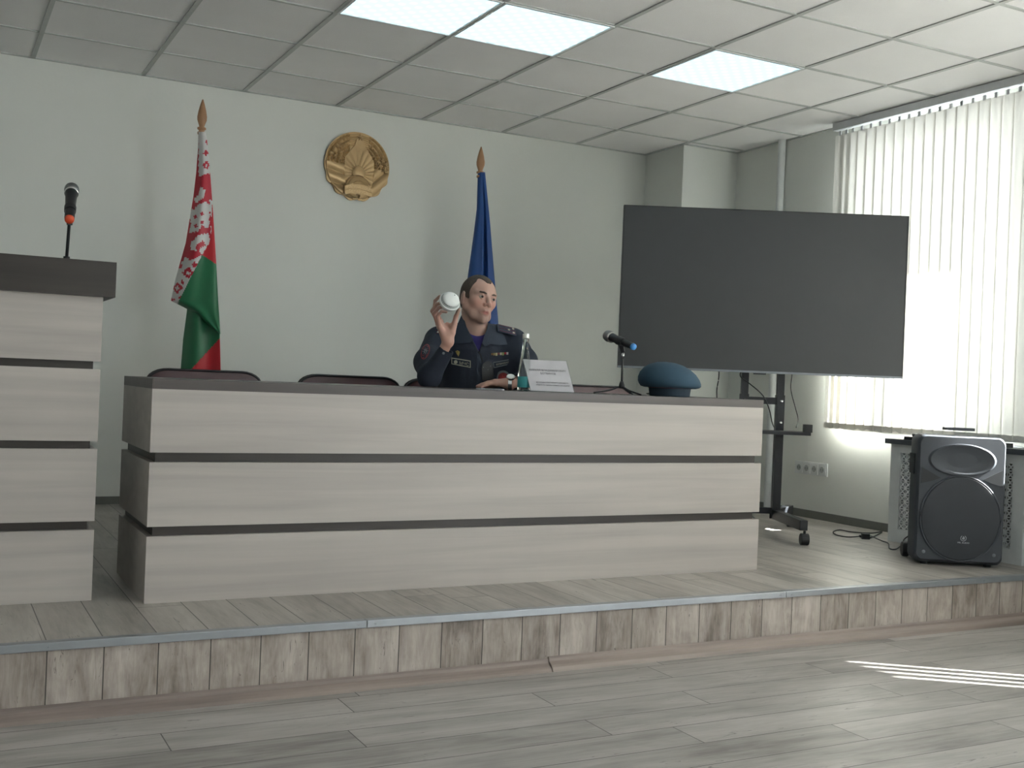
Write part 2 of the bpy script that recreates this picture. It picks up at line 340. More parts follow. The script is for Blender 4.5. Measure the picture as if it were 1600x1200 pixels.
# ------------------------------------------------------------------ chairs
M_leather = mat('maroon leather', '4a2c30', .38, bump=(60, .2, .001)); M_pipe = mat('black piping', '171518', .4)
def rounded(w, h, r, z0, n=6):
    P = [(-w/2, z0), (w/2, z0)]
    for k in range(n+1): a = math.pi/2*k/n; P.append((w/2-r+r*math.cos(a), z0+h-r*.6+r*.6*math.sin(a)))
    for k in range(n+1): a = math.pi/2+math.pi/2*k/n; P.append((-w/2+r+r*math.cos(a), z0+h-r*.6+r*.6*math.sin(a)))
    return P
def make_chair():
    t = thing('conference_chair', 'x', 'chair', (0, 0, 0), 0, 'conference chairs behind the long desk')
    P = rounded(.50, .40, .09, .41); b = nb()
    loops = []
    for y, s in ((.20, .94), (.205, 1), (.235, 1), (.25, .9)):
        loops.append([b.verts.new((x*s, y+.05*(z-.4), .41+(z-.41)*(s if s < 1 else 1))) for x, z in P])
    for A, B in zip(loops, loops[1:]):
        for i in range(len(P)): b.faces.new((A[i], A[(i+1) % len(P)], B[(i+1) % len(P)], B[i]))
    b.faces.new(loops[0]); b.faces.new(loops[-1][::-1]); bk = obj('backrest', b, M_leather, t, smooth=True, auto=.7)
    for y in (.203, .237):
        b = nb(); tube(b, [(x, y+.05*(z-.4), z) for x, z in P[1:]+P[:1]], .006, 6); obj('piping', b, M_pipe, bk, smooth=True)
    b = nb(); box(b, -.25, .25, -.25, .21, .39, .47); obj('seat', b, M_leather, t, bevel=.025, seg=3, smooth=True)
    for sx in (-1, 1):
        for sy in (-1, 1):
            b = nb(); cyl(b, (sx*.21, sy*.19, .39), (sx*.23, sy*.22, 0), .013, .011, 12); obj('leg', b, M_blackm, t, smooth=True)
    return t
def copy_tree(o, parent=None):
    c = o.copy(); C.objects.link(c)
    if parent: c.parent = parent
    for ch in list(o.children): copy_tree(ch, c)
    return c
chair0 = make_chair()
CH = [(1.103, 4.83, 'maroon leather conference chair with black piping, furthest left behind the desk'), (1.79, 4.83, 'maroon leather conference chair between the leftmost one and the officer'),
      (2.37, 4.93, 'maroon leather conference chair the uniformed person sits in'), (3.16, 4.83, 'maroon leather conference chair behind the name card and desk microphone')]
for i, (x, y, l) in enumerate(CH):
    c = chair0 if i == 0 else copy_tree(chair0); c.location = (x, y, ZS); c['label'] = l

# ------------------------------------------------------------------ television on wheeled stand
RZ = -math.radians(27.8)
M_screen = mat('dark glossy screen', '1c2024', .42, spec=.75); M_bez = mat('silver bezel', '777c82', .35, .7)
tvc = Vector((4.22, 4.955, 0)); nrm = Vector((-.4664, -.8846, 0))
tv = thing('television', 'large black flat television, switched off, on a wheeled stand', 'television', (tvc.x, tvc.y, 1.035+.575), RZ)
W2, H2 = .819, .4675
obj('screen', bx(-W2+.006, W2-.006, -.006, .0, -H2+.012, H2-.006), M_screen, tv)
b = nb(); box(b, -W2, W2, 0, .028, -H2, H2); box(b, -W2, -W2+.006, -.008, 0, -H2, H2); box(b, W2-.006, W2, -.008, 0, -H2, H2); box(b, -W2, W2, -.008, 0, H2-.006, H2); obj('housing', b, M_black, tv, bevel=.001)
obj('bottom_bezel', bx(-W2, W2, -.009, 0, -H2, -H2+.012), M_bez, tv, bevel=.001)
obj('rear_cover', bx(-.5, .5, .028, .06, -.38, .2), M_black, tv, bevel=.01)
b = nb(); box(b, -.035, .035, -.006, .014, -H2-.008, -H2); obj('sensor_tab', b, M_black, tv)
stnd = thing('television_stand', 'black wheeled metal stand carrying the television', 'stand', tvc+Vector((.4664, .8846, 0))*.115+Vector((.885, -.466, 0))*.045+Vector((0, 0, ZS)), RZ)
ht = 1.75
for sx in (-.105, .105):
    b = nb(); box(b, sx-.024, sx+.024, -.02, .02, .10, .80); ps = obj('post', b, M_blackm, stnd, bevel=.004)
    b = nb(); box(b, sx-.02, sx+.02, -.016, .016, .80, 1.55); obj('inner_post', b, M_blackm, stnd, bevel=.003)
    for z in (.16, .33, .42, .52, .6): b = nb(); cyl(b, (sx, -.0205, z), (sx, -.0215, z), .007 if z > .2 else .013, n=10); obj('adjustment_hole', b, M_black, ps)
    for z in (.765, .64): b = nb(); lathe(b, [(.009, 0), (.009, .004), (.004, .007)], frame_to((sx+.004, -.02, z), (sx+.004, -.06, z)), 10); obj('bolt', b, M_chrome, ps)
obj('crossbar', bx(-.081, .081, -.012, .012, .745, .785), M_blackm, stnd, bevel=.003)
obj('crossbar', bx(-.081, .081, -.012, .012, .105, .14), M_blackm, stnd, bevel=.003)
b = nb(); box(b, -.34, .24, -.20, -.022, .577, .595); sh = obj('equipment_shelf', b, M_blackm, stnd, bevel=.003)
obj('shelf_bracket', bx(.20, .245, -.21, -.17, .595, .64), M_black, sh, bevel=.002)
obj('shelf_hook', bx(-.125, -.07, -.05, -.022, .595, .62), M_blackm, sh, bevel=.002)
for sx in (-.105, .105):
    s = 1 if sx > 0 else -1
    for (ex, ey) in ((sx+s*.035, -.50), (sx+s*.16, .30)):
        a = Vector((sx, -.01 if ey < 0 else .02, .075)); e = Vector((ex, ey, .075)); b = nb(); L = (e-a).length
        T = Matrix.Translation(a) @ Matrix.Rotation(math.atan2((e-a).y, (e-a).x), 4, 'Z'); box(b, -.03, L, -.022, .022, .0, .055, M=T)
        lg = obj('leg', b, M_blackm, stnd, bevel=.003)
        b = nb(); cyl(b, (ex-.022, ey-.02 if ey < 0 else ey-.03, .0315), (ex+.022, ey-.02 if ey < 0 else ey-.03, .0315), .0315, n=20); cyl(b, (ex, ey-.02 if ey < 0 else ey-.03, .04), (ex, ey-.02 if ey < 0 else ey-.03, .078), .008, n=8)
        obj('caster', b, M_black, lg, bevel=.003)
b = nb(); box(b, -.3, .3, -.0535, -.03, 1.3, 1.35); box(b, -.3, .3, -.0535, -.03, 1.5, 1.55); obj('mounting_rail', b, M_blackm, stnd)
# cables
def cable(pts, r, label, name='cable', m=None):
    b = nb(); tube(b, spline(pts, 8), r, 6); return tag(obj(name, b, m or M_black, smooth=True), label, 'cable')
D = 6.44
cable([at(1124, 560, 6.5), at(1123, 590, 6.5), at(1120, 612, 6.5), at(1122, 650, 6.5)], .0035, 'black cable hanging below the television, left of both stand posts')
cable([at(1160, 575, D), at(1157, 588, D), at(1172, 600, 6.38), at(1192, 618, 6.38), at(1202, 640, 6.38), at(1207, 662, 6.48), at(1214, 675, 6.52)], .0035, 'black cable sagging from the left stand post to the shelf')
cable([at(1240, 570, D), at(1237, 590, D), at(1236, 610, D), at(1243, 638, D), at(1247, 655, 6.42), at(1244, 668, 6.3)], .003, 'thin black cable hanging right of the stand posts')

# ------------------------------------------------------------------ heating pipe, sockets, radiator cover
b = nb(); cyl(b, (5.118, 5.875, ZS), (5.118, 5.875, ZC), .026, n=20); tag(obj('heating_pipe', b, M_white, smooth=True, auto=.6), 'white vertical heating pipe on the right wall behind the television', 'pipe')
so_ = thing('socket_strip', 'white four-gang power socket strip low on the right wall', 'socket', (XW, 5.495, ZS+.325))
obj('plate', bx(-.010, .0, -.148, .148, -.042, .042), M_white, so_, bevel=.002)
M_sockin = mat('socket recess', '9ea2a2', .5)
for k in range(4):
    y = -.107+.0713*k; b = nb(); box(b, -.014, -.010, y-.034, y+.034, -.034, .034); sk = obj('socket', b, M_white, so_, bevel=.0015)
    b = nb(); lathe(b, [(.0195, 0), (.0195, .0006)], frame_to((-.0140, y, 0), (-.02, y, 0)), 20)
    obj('socket_well', b, M_sockin, sk)
    b = nb()
    for dy in (-.0095, .0095): cyl(b, (-.0146, y+dy, 0), (-.0152, y+dy, 0), .003, n=8)
    obj('contact_hole', b, M_black, sk)
rc = thing('radiator_cover', 'white radiator cover with perforated lattice panels under the window', 'radiator cover', (4.84, 4.10, ZS))
b = nb(); ya, yb = -.435, .435
box(b, 0, .018, ya, ya+.07, .0, .55); box(b, 0, .018, yb-.07, yb, 0, .55); box(b, 0, .018, ya+.07, yb-.07, 0, .075); box(b, 0, .018, ya+.07, yb-.07, .505, .55)
box(b, .018, .30, ya, ya+.018, 0, .55); box(b, .018, .30, yb-.018, yb, 0, .55)
obj('frame', b, M_white, rc)
b = nb(); cs = (yb-ya-.14)/19; nz = 11; cz = .43/nz
for i in range(19):
    for j in range(nz):
        cy, czz = ya+.07+cs*(i+.5), .075+cz*(j+.5)
        for an in (45, -45):
            box(b, -.002, .002, -.028, .028, -.0035, .0035, M=Matrix.Translation((.008, cy, czz)) @ Matrix.Rotation(math.radians(an), 4, 'X'))
        box(b, -.0026, .0026, -.006, .006, -.006, .006, M=Matrix.Translation((.008, cy, czz)))
for i in range(20): y = ya+.07+cs*i; box(b, .006, .010, y-.0028, y+.0028, .075, .505)
for j in range(nz+1): z = .075+cz*j; box(b, .0055, .0105, ya+.07, yb-.07, z-.0028, z+.0028)
obj('lattice_panel', b, M_white, rc)
b = nb()
for k in range(14): y = ya+.08+k*.052; box(b, .12, .22, y, y+.04, .08, .5)
obj('radiator', b, M_base, rc)
rc2 = tag(obj('radiator_cover', bx(4.845, 5.14, .05, 3.62, ZS+.0, ZS+.55) if False else bx(4.845, 5.14, YE+.02, 3.62, ZS, ZS+.55), M_white, bevel=.003), 'plain white end of a second radiator cover at the right picture edge', 'radiator cover')
# things on the sill
b = nb(); box(b, -.15, .15, -.05, .05, 0, .012, M=Matrix.Rotation(.03, 4, 'Y')); tag(obj('flat_case', b, M_black, bevel=.004), 'thin black flat object lying on the windowsill behind the loudspeaker', 'object').location = at(1492, 676, 5.93)
bpy.data.objects['flat_case'].location.z = .806; bpy.data.objects['flat_case'].rotation_euler = (0, 0, -1.35)
b = nb(); box(b, -.05, .05, -.035, .035, 0, .018); box(b, -.012, .012, -.012, .012, .018, .034); o = tag(obj('small_box', b, M_black, bevel=.003), 'small black gadget on the windowsill, left of the flat black object', 'object'); o.location = Vector((4.90, 4.42, .8))
b = nb(); box(b, -.03, .03, -.02, .02, 0, .022); o = tag(obj('small_box', b, M_black, bevel=.003), 'tiny black gadget on the windowsill right of the flat black object', 'object'); o.location = Vector((4.90, 3.83, .8))

# ------------------------------------------------------------------ loudspeaker
M_spk = mat('dark grey speaker plastic', '3c4047', .62, bump=(300, .3, .0006)); M_gr = mat('speaker grille mesh', '33363c', .7, bump=(700, .5, .001)); M_spk2 = mat('darker recess plastic', '25282c', .6)
RS = -math.radians(35)
sp = thing('loudspeaker', 'tall dark grey portable loudspeaker on wheels in front of the radiator cover', 'loudspeaker', (4.475, 3.74, ZS), RS)
hw, H, dp = .208, .645, .29
def sp_prof(y, s, z0, z1):   # front outline at depth y
    P = []; n = 6
    for (cx, cz, a0) in ((hw*s-.03, z0+.03, -90), (hw*s-.03, z1-.045, 0), (-hw*s+.03, z1-.045, 90), (-hw*s+.03, z0+.03, 180)):
        for k in range(n+1):
            a = math.radians(a0+90*k/n); P.append([cx+.03*math.cos(a), y, cz+.03*math.sin(a)])
    for p in P:
        if p[2] > z1-.08: p[2] += .028*(1-(p[0]/hw)**2)
        if p[2] < z0+.06: p[2] -= 0
    return P
b = nb(); rings = []
for y, s, z0, z1 in ((.0, .95, .03, H-.01), (.012, .99, .02, H-.002), (.03, 1, .012, H), (.16, .99, .012, H), (.26, .86, .03, H-.01), (dp, .72, .05, H-.03)):
    rings.append([b.verts.new(p) for p in sp_prof(y, s, z0, z1)])
for A, B in zip(rings, rings[1:]):
    for i in range(len(A)): b.faces.new((A[i], B[i], B[(i+1) % len(A)], A[(i+1) % len(A)]))
b.faces.new(rings[0]); b.faces.new(rings[-1][::-1])
cab = obj('cabinet', b, M_spk, sp, smooth=True, auto=.6)
b = nb(); lathe(b, [(.186, 0), (.186, .008), (.181, .013), (.12, .019), (.0, .022)], Matrix.Translation((0, .002, .235)) @ Matrix.Rotation(math.pi/2, 4, 'X'), 48, sy=1.1); obj('woofer_grille', b, M_gr, sp, smooth=True, auto=.6)
b = nb()
pts = [(.189*math.cos(a), -.004, .235+.189*1.1*math.sin(a)) for a in [2*math.pi*k/48 for k in range(49)]]
tube(b, pts, .005, 6); obj('grille_ring', b, M_spk, sp, smooth=True)
b = nb(); lathe(b, [(.160, 0), (.160, .003), (.150, .010), (.140, .010), (.118, .002), (.05, .0005), (0, .0004)], Matrix.Translation((.0, .001, .52)) @ Matrix.Rotation(math.pi/2, 4, 'X'), 48, sy=.5); obj('horn', b, M_spk, sp, smooth=True, auto=.6)
for s in (-1, 1):
    b = nb(); P = [(s*.19, .40), (s*.19, .48), (s*.10, .43), (s*.135, .415)]
    vs = [b.verts.new((x, y, z)) for y in (-.004, .004) for x, z in P]
    b.faces.new(vs[:4]); b.faces.new(vs[4:][::-1])
    for i in range(4): b.faces.new((vs[i], vs[(i+1) % 4], vs[4+(i+1) % 4], vs[4+i]))
    obj('vent', b, M_spk2, sp, bevel=.001)
    b = nb(); lathe(b, [(.009, 0), (.009, .004), (.004, .005)], Matrix.Translation((s*.165, .004, .065)) @ Matrix.Rotation(math.pi/2, 4, 'X'), 12); obj('screw', b, M_bez, sp)
b = nb(); box(b, -.07, .07, .06, .12, H+.018, H+.032); obj('top_handle', b, M_spk, sp, bevel=.006)
b = nb(); box(b, -.214, -.204, .06, .15, .44, .54); obj('side_handle', b, M_spk2, sp, bevel=.006)
for s in (-1, 1):
    b = nb(); cyl(b, (s*.175, dp-.02, .038), (s*.21, dp-.02, .038), .038, n=24); obj('wheel', b, M_black, sp, bevel=.006)
    b = nb(); cyl(b, (s*.15, .05, 0), (s*.15, .05, .02), .018, n=12); obj('foot', b, M_black, sp)
M_logo = mat('silver logo print', 'b9bcc0', .4)
tm = text_mesh('MR. AUDIO', .011, .0004); o = me_obj('logo_text', tm, M_logo, sp); o.location = (.015, -.0195, .12); o.rotation_euler = (math.pi/2, 0, 0)
b = nb(); R_ = Matrix.Translation((.015, -.018, .142)) @ Matrix.Rotation(math.pi/2, 4, 'X')
pts = [R_ @ Vector((.013*math.cos(a), .013*math.sin(a), 0)) for a in [math.radians(-240+300*k/24) for k in range(25)]]; tube(b, pts, .0012, 5)
for x, h in ((-.004, .010), (0, .016), (.004, .012)): box(b, x-.0012, x+.0012, -.006, h-.006, -.0008, .0008, M=R_)
obj('logo_mark', b, M_logo, sp)
# power cord
z = ZS+.005
P = [atZ(x, y, z) for x, y in [(1343, 838), (1325, 839), (1308, 836), (1302, 831), (1312, 828), (1330, 831), (1360, 833), (1378, 831)]] + [Vector((4.80, 4.62, z)), Vector((4.83, 4.65, z+.004))]
P += [atZ(x, y, z+.002) for x, y in [(1362, 838), (1378, 845), (1388, 849), (1390, 857), (1400, 858), (1410, 850)]] + [Vector((4.56, 4.16, ZS+.07)), Vector((4.53, 4.10, ZS+.1))]
pc = thing('power_cable', 'black power cable looped on the stage floor beside the loudspeaker', 'cable', (P[0].x, P[0].y, ZS))
b = nb(); tube(b, spline([q-pc.location for q in P], 8), .0035, 6); obj('cord', b, M_black, pc, smooth=True)
b = nb(); box(b, -.022, .022, -.018, .018, 0, .03); box(b, -.034, -.022, -.01, .01, .008, .02); o = obj('plug', b, M_black, pc, bevel=.004); o.location = atZ(1352, 842, ZS)-pc.location; o.rotation_euler = (0, 0, -.6)

# ------------------------------------------------------------------ flags
M_wood = wood_mat('turned pale wood', '9a7355', 'b88d68', 2, .45, 3)
M_red = mat('red flag satin', 'c4202c', .42, var=(4, .04)); M_green = mat('green flag satin', '1f7048', .4, var=(4, .04)); M_fwhite = mat('white flag satin', 'cfcccb', .5); M_blue = mat('blue flag satin', '1f4a8c', .42, var=(4, .04)); M_orn = mat('red ornament satin', 'b81f34', .45)
def interp(T, y):
    if y <= T[0][0]: return T[0][1]
    for (a, b_), (c, d) in zip(T, T[1:]):
        if y <= c: return b_+(d-b_)*(y-a)/(c-a)
    return T[-1][1]
def cloth(name, y0, y1, Lf, Rf, D0, depth, fold, mats, colour, parent, nx=56, ny=150):
    V = []; F = []; MI = []; inv = parent.matrix_world.inverted()
    nb_ = 12; tot = nx+1+nb_-1
    for i in range(ny+1):
        y = y0+(y1-y0)*i/ny; l, r = interp(Lf, y), interp(Rf, y)
        for j in range(nx+1):
            t = j/nx; d = D0-depth(y)*math.sin(math.pi*t)**.7+fold(t, y); V.append(inv @ at(l+(r-l)*t, y, d))
        for j in range(1, nb_):
            t = 1-j/nb_; d = D0+depth(y)*.6*math.sin(math.pi*t)+.012; V.append(inv @ at(l+(r-l)*t, y, d))
    for i in range(ny):
        y = y0+(y1-y0)*(i+.5)/ny; l, r = interp(Lf, y), interp(Rf, y)
        for j in range(tot):
            k = (j+1) % tot; F.append((i*tot+j, i*tot+k, (i+1)*tot+k, (i+1)*tot+j))
            MI.append(colour(l+(r-l)*(j+.5)/nx, y) if j < nx else colour(l+2, y))
    F.append(tuple(range(tot))[::-1]); MI.append(MI[0])
    me = bpy.data.meshes.new(name); me.from_pydata([tuple(v) for v in V], [], F)
    o = me_obj(name, me, mats, parent, smooth=True); me.polygons.foreach_set('material_index', MI); return o
def flagpole(name, label, base, ztop, cat='flag'):
    t = thing(name, label, cat, (base.x, base.y, ZS)); bpy.context.view_layer.update(); h = ztop-ZS
    b = nb(); cyl(b, (0, 0, .04), (0, 0, h-.19), .0135, n=16); obj('pole', b, M_wood, t, smooth=True)
    b = nb(); lathe(b, [(.012, h-.205), (.022, h-.2), (.023, h-.188), (.016, h-.184), (.016, h-.176), (.024, h-.172), (.024, h-.162), (.014, h-.158), (.016, h-.148), (.026, h-.12), (.027, h-.1), (.021, h-.065), (.012, h-.03), (.004, h-.004), (.001, h)], n=24); obj('finial', b, M_wood, t, smooth=True)
    b = nb(); lathe(b, [(.17, 0), (.17, .015), (.15, .025), (.04, .035), (.025, .09), (.016, .1)], n=32); obj('stand_base', b, M_blackm, t, smooth=True, auto=.6)
    return t
f1 = flagpole('national_flag', 'red and green flag with white ornament hanging folded on a pole', atY(317, 155, 6.4), atY(317, 155, 6.4).z)
bpy.context.view_layer.update()
ang = math.radians(14)
def inpoly(x, y, P):
    c = False
    for (x0, y0), (x1, y1) in zip(P, P[1:]+P[:1]):
        if (y0 > y) != (y1 > y) and x < (x1-x0)*(y-y0)/(y1-y0)+x0: c = not c
    return c
WHITE = [[(200, 160), (246, 160), (246, 325), (200, 340)], [(205, 378), (226, 392), (222, 425), (205, 430), (190, 445), (183, 428), (200, 410)],
         [(163, 470), (188, 466), (195, 450), (232, 438), (246, 458), (240, 545), (215, 530), (200, 552), (163, 562), (170, 520)],
         [(168, 600), (198, 570), (240, 560), (246, 590), (216, 645), (200, 628), (226, 606), (215, 590), (195, 602), (190, 632), (172, 626)],
         [(244, 428), (258, 438), (260, 500), (245, 490)], [(249, 530), (264, 540), (264, 560), (247, 576)], [(118, 700), (150, 652), (168, 668), (215, 645), (190, 700), (118, 842), (88, 828)]]
RINGS = [(231, 296, 17, 6), (229, 248, 12, 0), (233, 205, 9, 0), (186, 496, 9, 0), (214, 487, 9, 0), (190, 532, 9, 0), (216, 516, 9, 0), (160, 716, 24, 9), (128, 690, 12, 0), (186, 684, 13, 0), (118, 775, 22, 8), (138, 752, 8, 0), (100, 820, 9, 0), (134, 812, 9, 0)]
def orn(x, y):
    # stepped folk ornament: white shapes on red, cut to a slanted grid
    c = 2.3; dx, dy = x-318, y-215
    v = dy*math.cos(ang)-dx*math.sin(ang); u = dx*math.cos(ang)+dy*math.sin(ang); u = (math.floor(u/c)+.5)*c; v = (math.floor(v/c)+.5)*c
    X_ = (318+u*math.cos(ang)-v*math.sin(ang)-230)*2.5; Y_ = (215+v*math.cos(ang)+u*math.sin(ang)-140)*2.5
    if not any(inpoly(X_, Y_, P_) for P_ in WHITE): return 1
    for a, b_, R1, R2 in RINGS:
        d = abs(X_-a)+abs(Y_-b_)
        if R2 < d < R1: return 1
    return 0
def colA(x, y):
    # 0 white 1 ornament red 2 red 3 green
    if y < 222 and x < 321: return 0
    # green fold: below line (316,398)-(338,413), right of line (316,398)-(277,475)
    if y > 398 and x > 316-(y-398)*39/77 and y > 398+(x-316)*15/22: return 3
    if y > 340 and x > 316+(398-y)*.62 and y < 398+max(0, x-316)*15/22+1: return 2
    if x > 331-(y-330)*.02 and y > 320: return 2
    if x < 312-(y-210)*.10 and y < 300: return 0
    return orn(x, y)
def colB(x, y): return 3 if (x-296) < (580-y)*48/52 else 2
LA = [(206, 310), (235, 309), (270, 306.5), (308, 302), (380, 290), (436, 274), (470, 267), (475, 277), (488, 302), (522, 343)]
RA = [(206, 321), (215, 323), (250, 327), (332, 333), (364, 335), (412, 338), (470, 341), (522, 344.5)]
LB = [(462, 293), (485, 292), (530, 286), (580, 282), (700, 275)]; RB = [(462, 340), (522, 343.5), (582, 345), (700, 350)]
cloth('cloth', 206, 522, LA, RA, 6.255, lambda y: .02+.035*(y-206)/316, lambda t, y: -.010*math.sin(t*9+y*.012)*min(1, (y-206)/150), [M_fwhite, M_orn, M_red, M_green], colA, f1, 60, 200)
cloth('cloth_tail', 462, 700, LB, RB, 6.275, lambda y: .03, lambda t, y: .018*math.cos(t*8+.6), [M_fwhite, M_orn, M_red, M_green], colB, f1, 60, 90)
f2 = flagpole('blue_flag', 'plain dark blue flag hanging on a pole behind the seated officer', atY(752, 229, 6.4), atY(752, 229, 6.4).z)
bpy.context.view_layer.update()
L2 = [(269, 746.5), (325, 745), (370, 739.5), (430, 731), (500, 722), (600, 713), (700, 708)]; R2 = [(269, 758), (300, 761), (340, 765), (400, 770), (450, 774), (520, 780), (700, 790)]
def fold2(t, y):
    k = min(1, (y-265)/120); return .05*k*math.exp(-((t-.66)/.06)**2)-.004*k*math.sin(t*11)
cloth('cloth', 269, 700, L2, R2, 7.09, lambda y: .02+.05*(y-269)/430, fold2, [M_blue], lambda x, y: 0, f2, 60, 120)

# ------------------------------------------------------------------ wall emblem
M_gold = mat('old gold', 'bfa174', .38, .35, bump=(220, .2, .001)); M_gold2 = mat('bright gold', 'd2b587', .35, .4)
ec = atY(557, 260.5, YB); R0 = .221
em = thing('wall_emblem', 'round gilt state emblem relief with star, globe and wheat on the back wall', 'emblem', (ec.x, YB, ec.z))
nr, na = 130, 432
def smooth(a, b_, x): t = np.clip((x-a)/(b_-a), 0, 1); return t*t*(3-2*t)
rr = np.linspace(0, 1, nr+1)[1:]; aa = np.linspace(0, 2*np.pi, na, endpoint=False)
RRg, AA = np.meshgrid(rr, aa, indexing='ij')
low = smooth(-.1, -.4, np.sin(AA)); edge = 1+low*.03*np.sin(AA*14+1)
RG = RRg*edge; X = RG*np.cos(AA); Y = RG*np.sin(AA); Rr = RG
Hh = .020+0*X
ear = (Y > -.02) & (np.abs(X-.03) > .30) & (Rr < .97)
g = np.abs(np.sin(Rr*24))*(.55+.45*np.abs(np.sin(AA*26+np.floor(Rr*24/np.pi)*1.6)))
Hh = np.where(ear, .012+.016*g, Hh)
rays_t = (Y > .35) & (np.abs(X-.03) <= .30) & ~((Y < .62-np.abs(X)*.3) & (np.abs(X) < .25))
Hh = np.where(rays_t, .016+.004*np.abs(np.sin(Y*55+np.abs(X)*10)), Hh)
rib = (Y <= -.02+.25*(-X)*.3) & (np.abs(X-.03) > .33)
q = np.where(X < 0, Y*.97+X*.25, Y*.8-X*.75)
Hh = np.where(rib, .020+.014*np.abs(np.sin(q*9.5+.5)), Hh)
for (fx, fy, fr) in [(-.72, .38, .09), (-.55, .32, .08), (-.63, .48, .07), (-.82, .27, .08), (-.72, .2, .06)]:
    d = np.hypot(X-fx, Y-fy)/fr; Hh = np.where(d < 1, np.maximum(Hh, .016+.026*np.sqrt(np.clip(1-d*d, 0, 1))), Hh)
for (fx, fy) in [(.74, .22), (.88, .1), (.68, .08), (.83, -.02), (.62, .2), (.92, .22)]:
    d = np.hypot(X-fx, Y-fy); an = np.arctan2(Y-fy, X-fx); Hh = np.where(d < .1*(.65+.35*np.cos(an*5)), .040-.1*d, Hh)
# central silhouette with sun rays
wmap = np.interp(Y, [-.55, -.4, 0, .2, .42, .6, .8], [.40, .44, .46, .45, .30, .16, .1])
cen = (np.abs(X-.04) < wmap) & (Y > -.6) & (Y < .78)
an = np.arctan2(Y+.22, X-.02); ray = np.abs(np.sin(an*11))
Hh = np.where(cen, .026+.004*ray*smooth(.6, .35, Y), Hh)
d = np.hypot(X-.02, Y+.2)/.2; Hh = np.where((d < 1) & (Y > -.3), .033+.012*np.sqrt(np.clip(1-d*d, 0, 1)), Hh)
d = np.hypot((X-.0)/.40, (Y+.66)/.38); Hh = np.where(d < 1, .034+.03*np.sqrt(np.clip(1-d*d, 0, 1))-.003*(np.abs(np.sin(d*9)) > .93), Hh)
pl_ = (Y < -.55-.5*X*X) & (Y > -.83-.4*X*X) & (np.abs(X) < .42); Hh = np.where(pl_, .056+.003*(np.abs(Y+.69+.45*X*X) < .01), Hh)
Hh = np.where(Rr > .965, np.minimum(Hh, .018), Hh)
notch = (np.abs(X+.02) < .06) & (Y < -.86); Hh = np.where(notch, .006, Hh)
V = [(0, -float(.03), 0)]; Xf, Yf, Hf = X.ravel()*R0, Y.ravel()*R0, Hh.ravel()*1.05
V += [(float(a), -float(h), float(b_)) for a, b_, h in zip(Xf, Yf, Hf)]
F = [(0, 1+(j+1) % na, 1+j) for j in range(na)]
for i in range(nr-1):
    for j in range(na): k = (j+1) % na; F.append((1+i*na+j, 1+i*na+k, 1+(i+1)*na+k, 1+(i+1)*na+j))
n0 = len(V); V += [(V[1+(nr-1)*na+j][0], -.001, V[1+(nr-1)*na+j][2]) for j in range(na)]
for j in range(na): k = (j+1) % na; F.append((1+(nr-1)*na+j, 1+(nr-1)*na+k, n0+k, n0+j))
me = bpy.data.meshes.new('relief'); me.from_pydata(V, [], F); me_obj('relief', me, M_gold, em, smooth=True); me.set_sharp_from_angle(angle=.9)
b = nb(); c0 = b.verts.new((.01*1, -.05, .79*R0+.02)); ring = []
for k in range(10):
    a = math.pi/2+math.pi*k/5; r = .135*R0*1.05 if k % 2 == 0 else .055*R0*1.1; ring.append(b.verts.new((.012+r*math.cos(a), -.024, .83*R0+r*math.sin(a))))
c0.co = (.012, -.044, .83*R0)
for k in range(10): b.faces.new((c0, ring[k], ring[(k+1) % 10]))
b.faces.new(ring); obj('star', b, M_gold2, em)
tm = text_mesh('РЭСПУБЛІКА', .025, .001); o = me_obj('inscription', tm, M_gold2, em); o.location = (0, -.060, -.665*R0); o.rotation_euler = (math.pi/2, 0, 0)
tm = text_mesh('БЕЛАРУСЬ', .025, .001); o = me_obj('inscription', tm, M_gold2, em); o.location = (0, -.060, -.785*R0); o.rotation_euler = (math.pi/2, 0, 0)
for s in (-1, 1):
    b = nb(); tube(b, [(s*.02+s*.03*math.cos(t)*(1-t/9), -.03, -.93*R0+.022*math.sin(t)*(1-t/9)) for t in [k*.35 for k in range(20)]], .007, 8); obj('ribbon_curl', b, M_gold2, em, smooth=True)

# ------------------------------------------------------------------ microphones
M_mesh = mat('steel mesh grille', '8a8b8c', .35, .8, bump=(900, .8, .001)); M_red2 = mat('orange red plastic', 'd4502f', .45); M_bluec = mat('blue plastic cap', '3f86c8', .4); M_micb = mat('black microphone body', '14151a', .3)
def mic(name, label, tail, direction, L, capm, Rb=.0155):
    t = thing(name, label, 'microphone', tail); T = Matrix.Translation((0, 0, 0)) @ Vector(direction).to_track_quat('Z', 'Y').to_matrix().to_4x4()
    b = nb(); lathe(b, [(Rb*.93, 0), (Rb, .008), (Rb, .06), (Rb*1.03, .1), (Rb*1.2, L-.058), (Rb*1.32, L-.05)], T, 24); obj('body', b, M_micb, t, smooth=True, auto=.6)
    b = nb(); lathe(b, [(Rb*.2, -.012), (Rb*.7, -.011), (Rb*.9, -.008), (Rb*.95, 0)], T, 24); obj('end_cap', b, capm, t, smooth=True, auto=.8)
    b = nb(); lathe(b, [(.0215, L-.05), (.0245, L-.047), (.0245, L-.041), (.022, L-.04)], T, 28); obj('collar_ring', b, M_chrome, t, smooth=True, auto=.6)
    b = nb(); lathe(b, [(.022, L-.04), (.0255, L-.028), (.0262, L-.018), (.0245, L-.006), (.018, L+.004), (.008, L+.009), (.001, L+.01)], T, 28); obj('grille', b, M_mesh, t, smooth=True)
    return t
ex = Vector((.885, -.466, 0)); ey = Vector((.466, .885, 0)); ez = Vector((0, 0, 1))
ZL = ZS+1.172
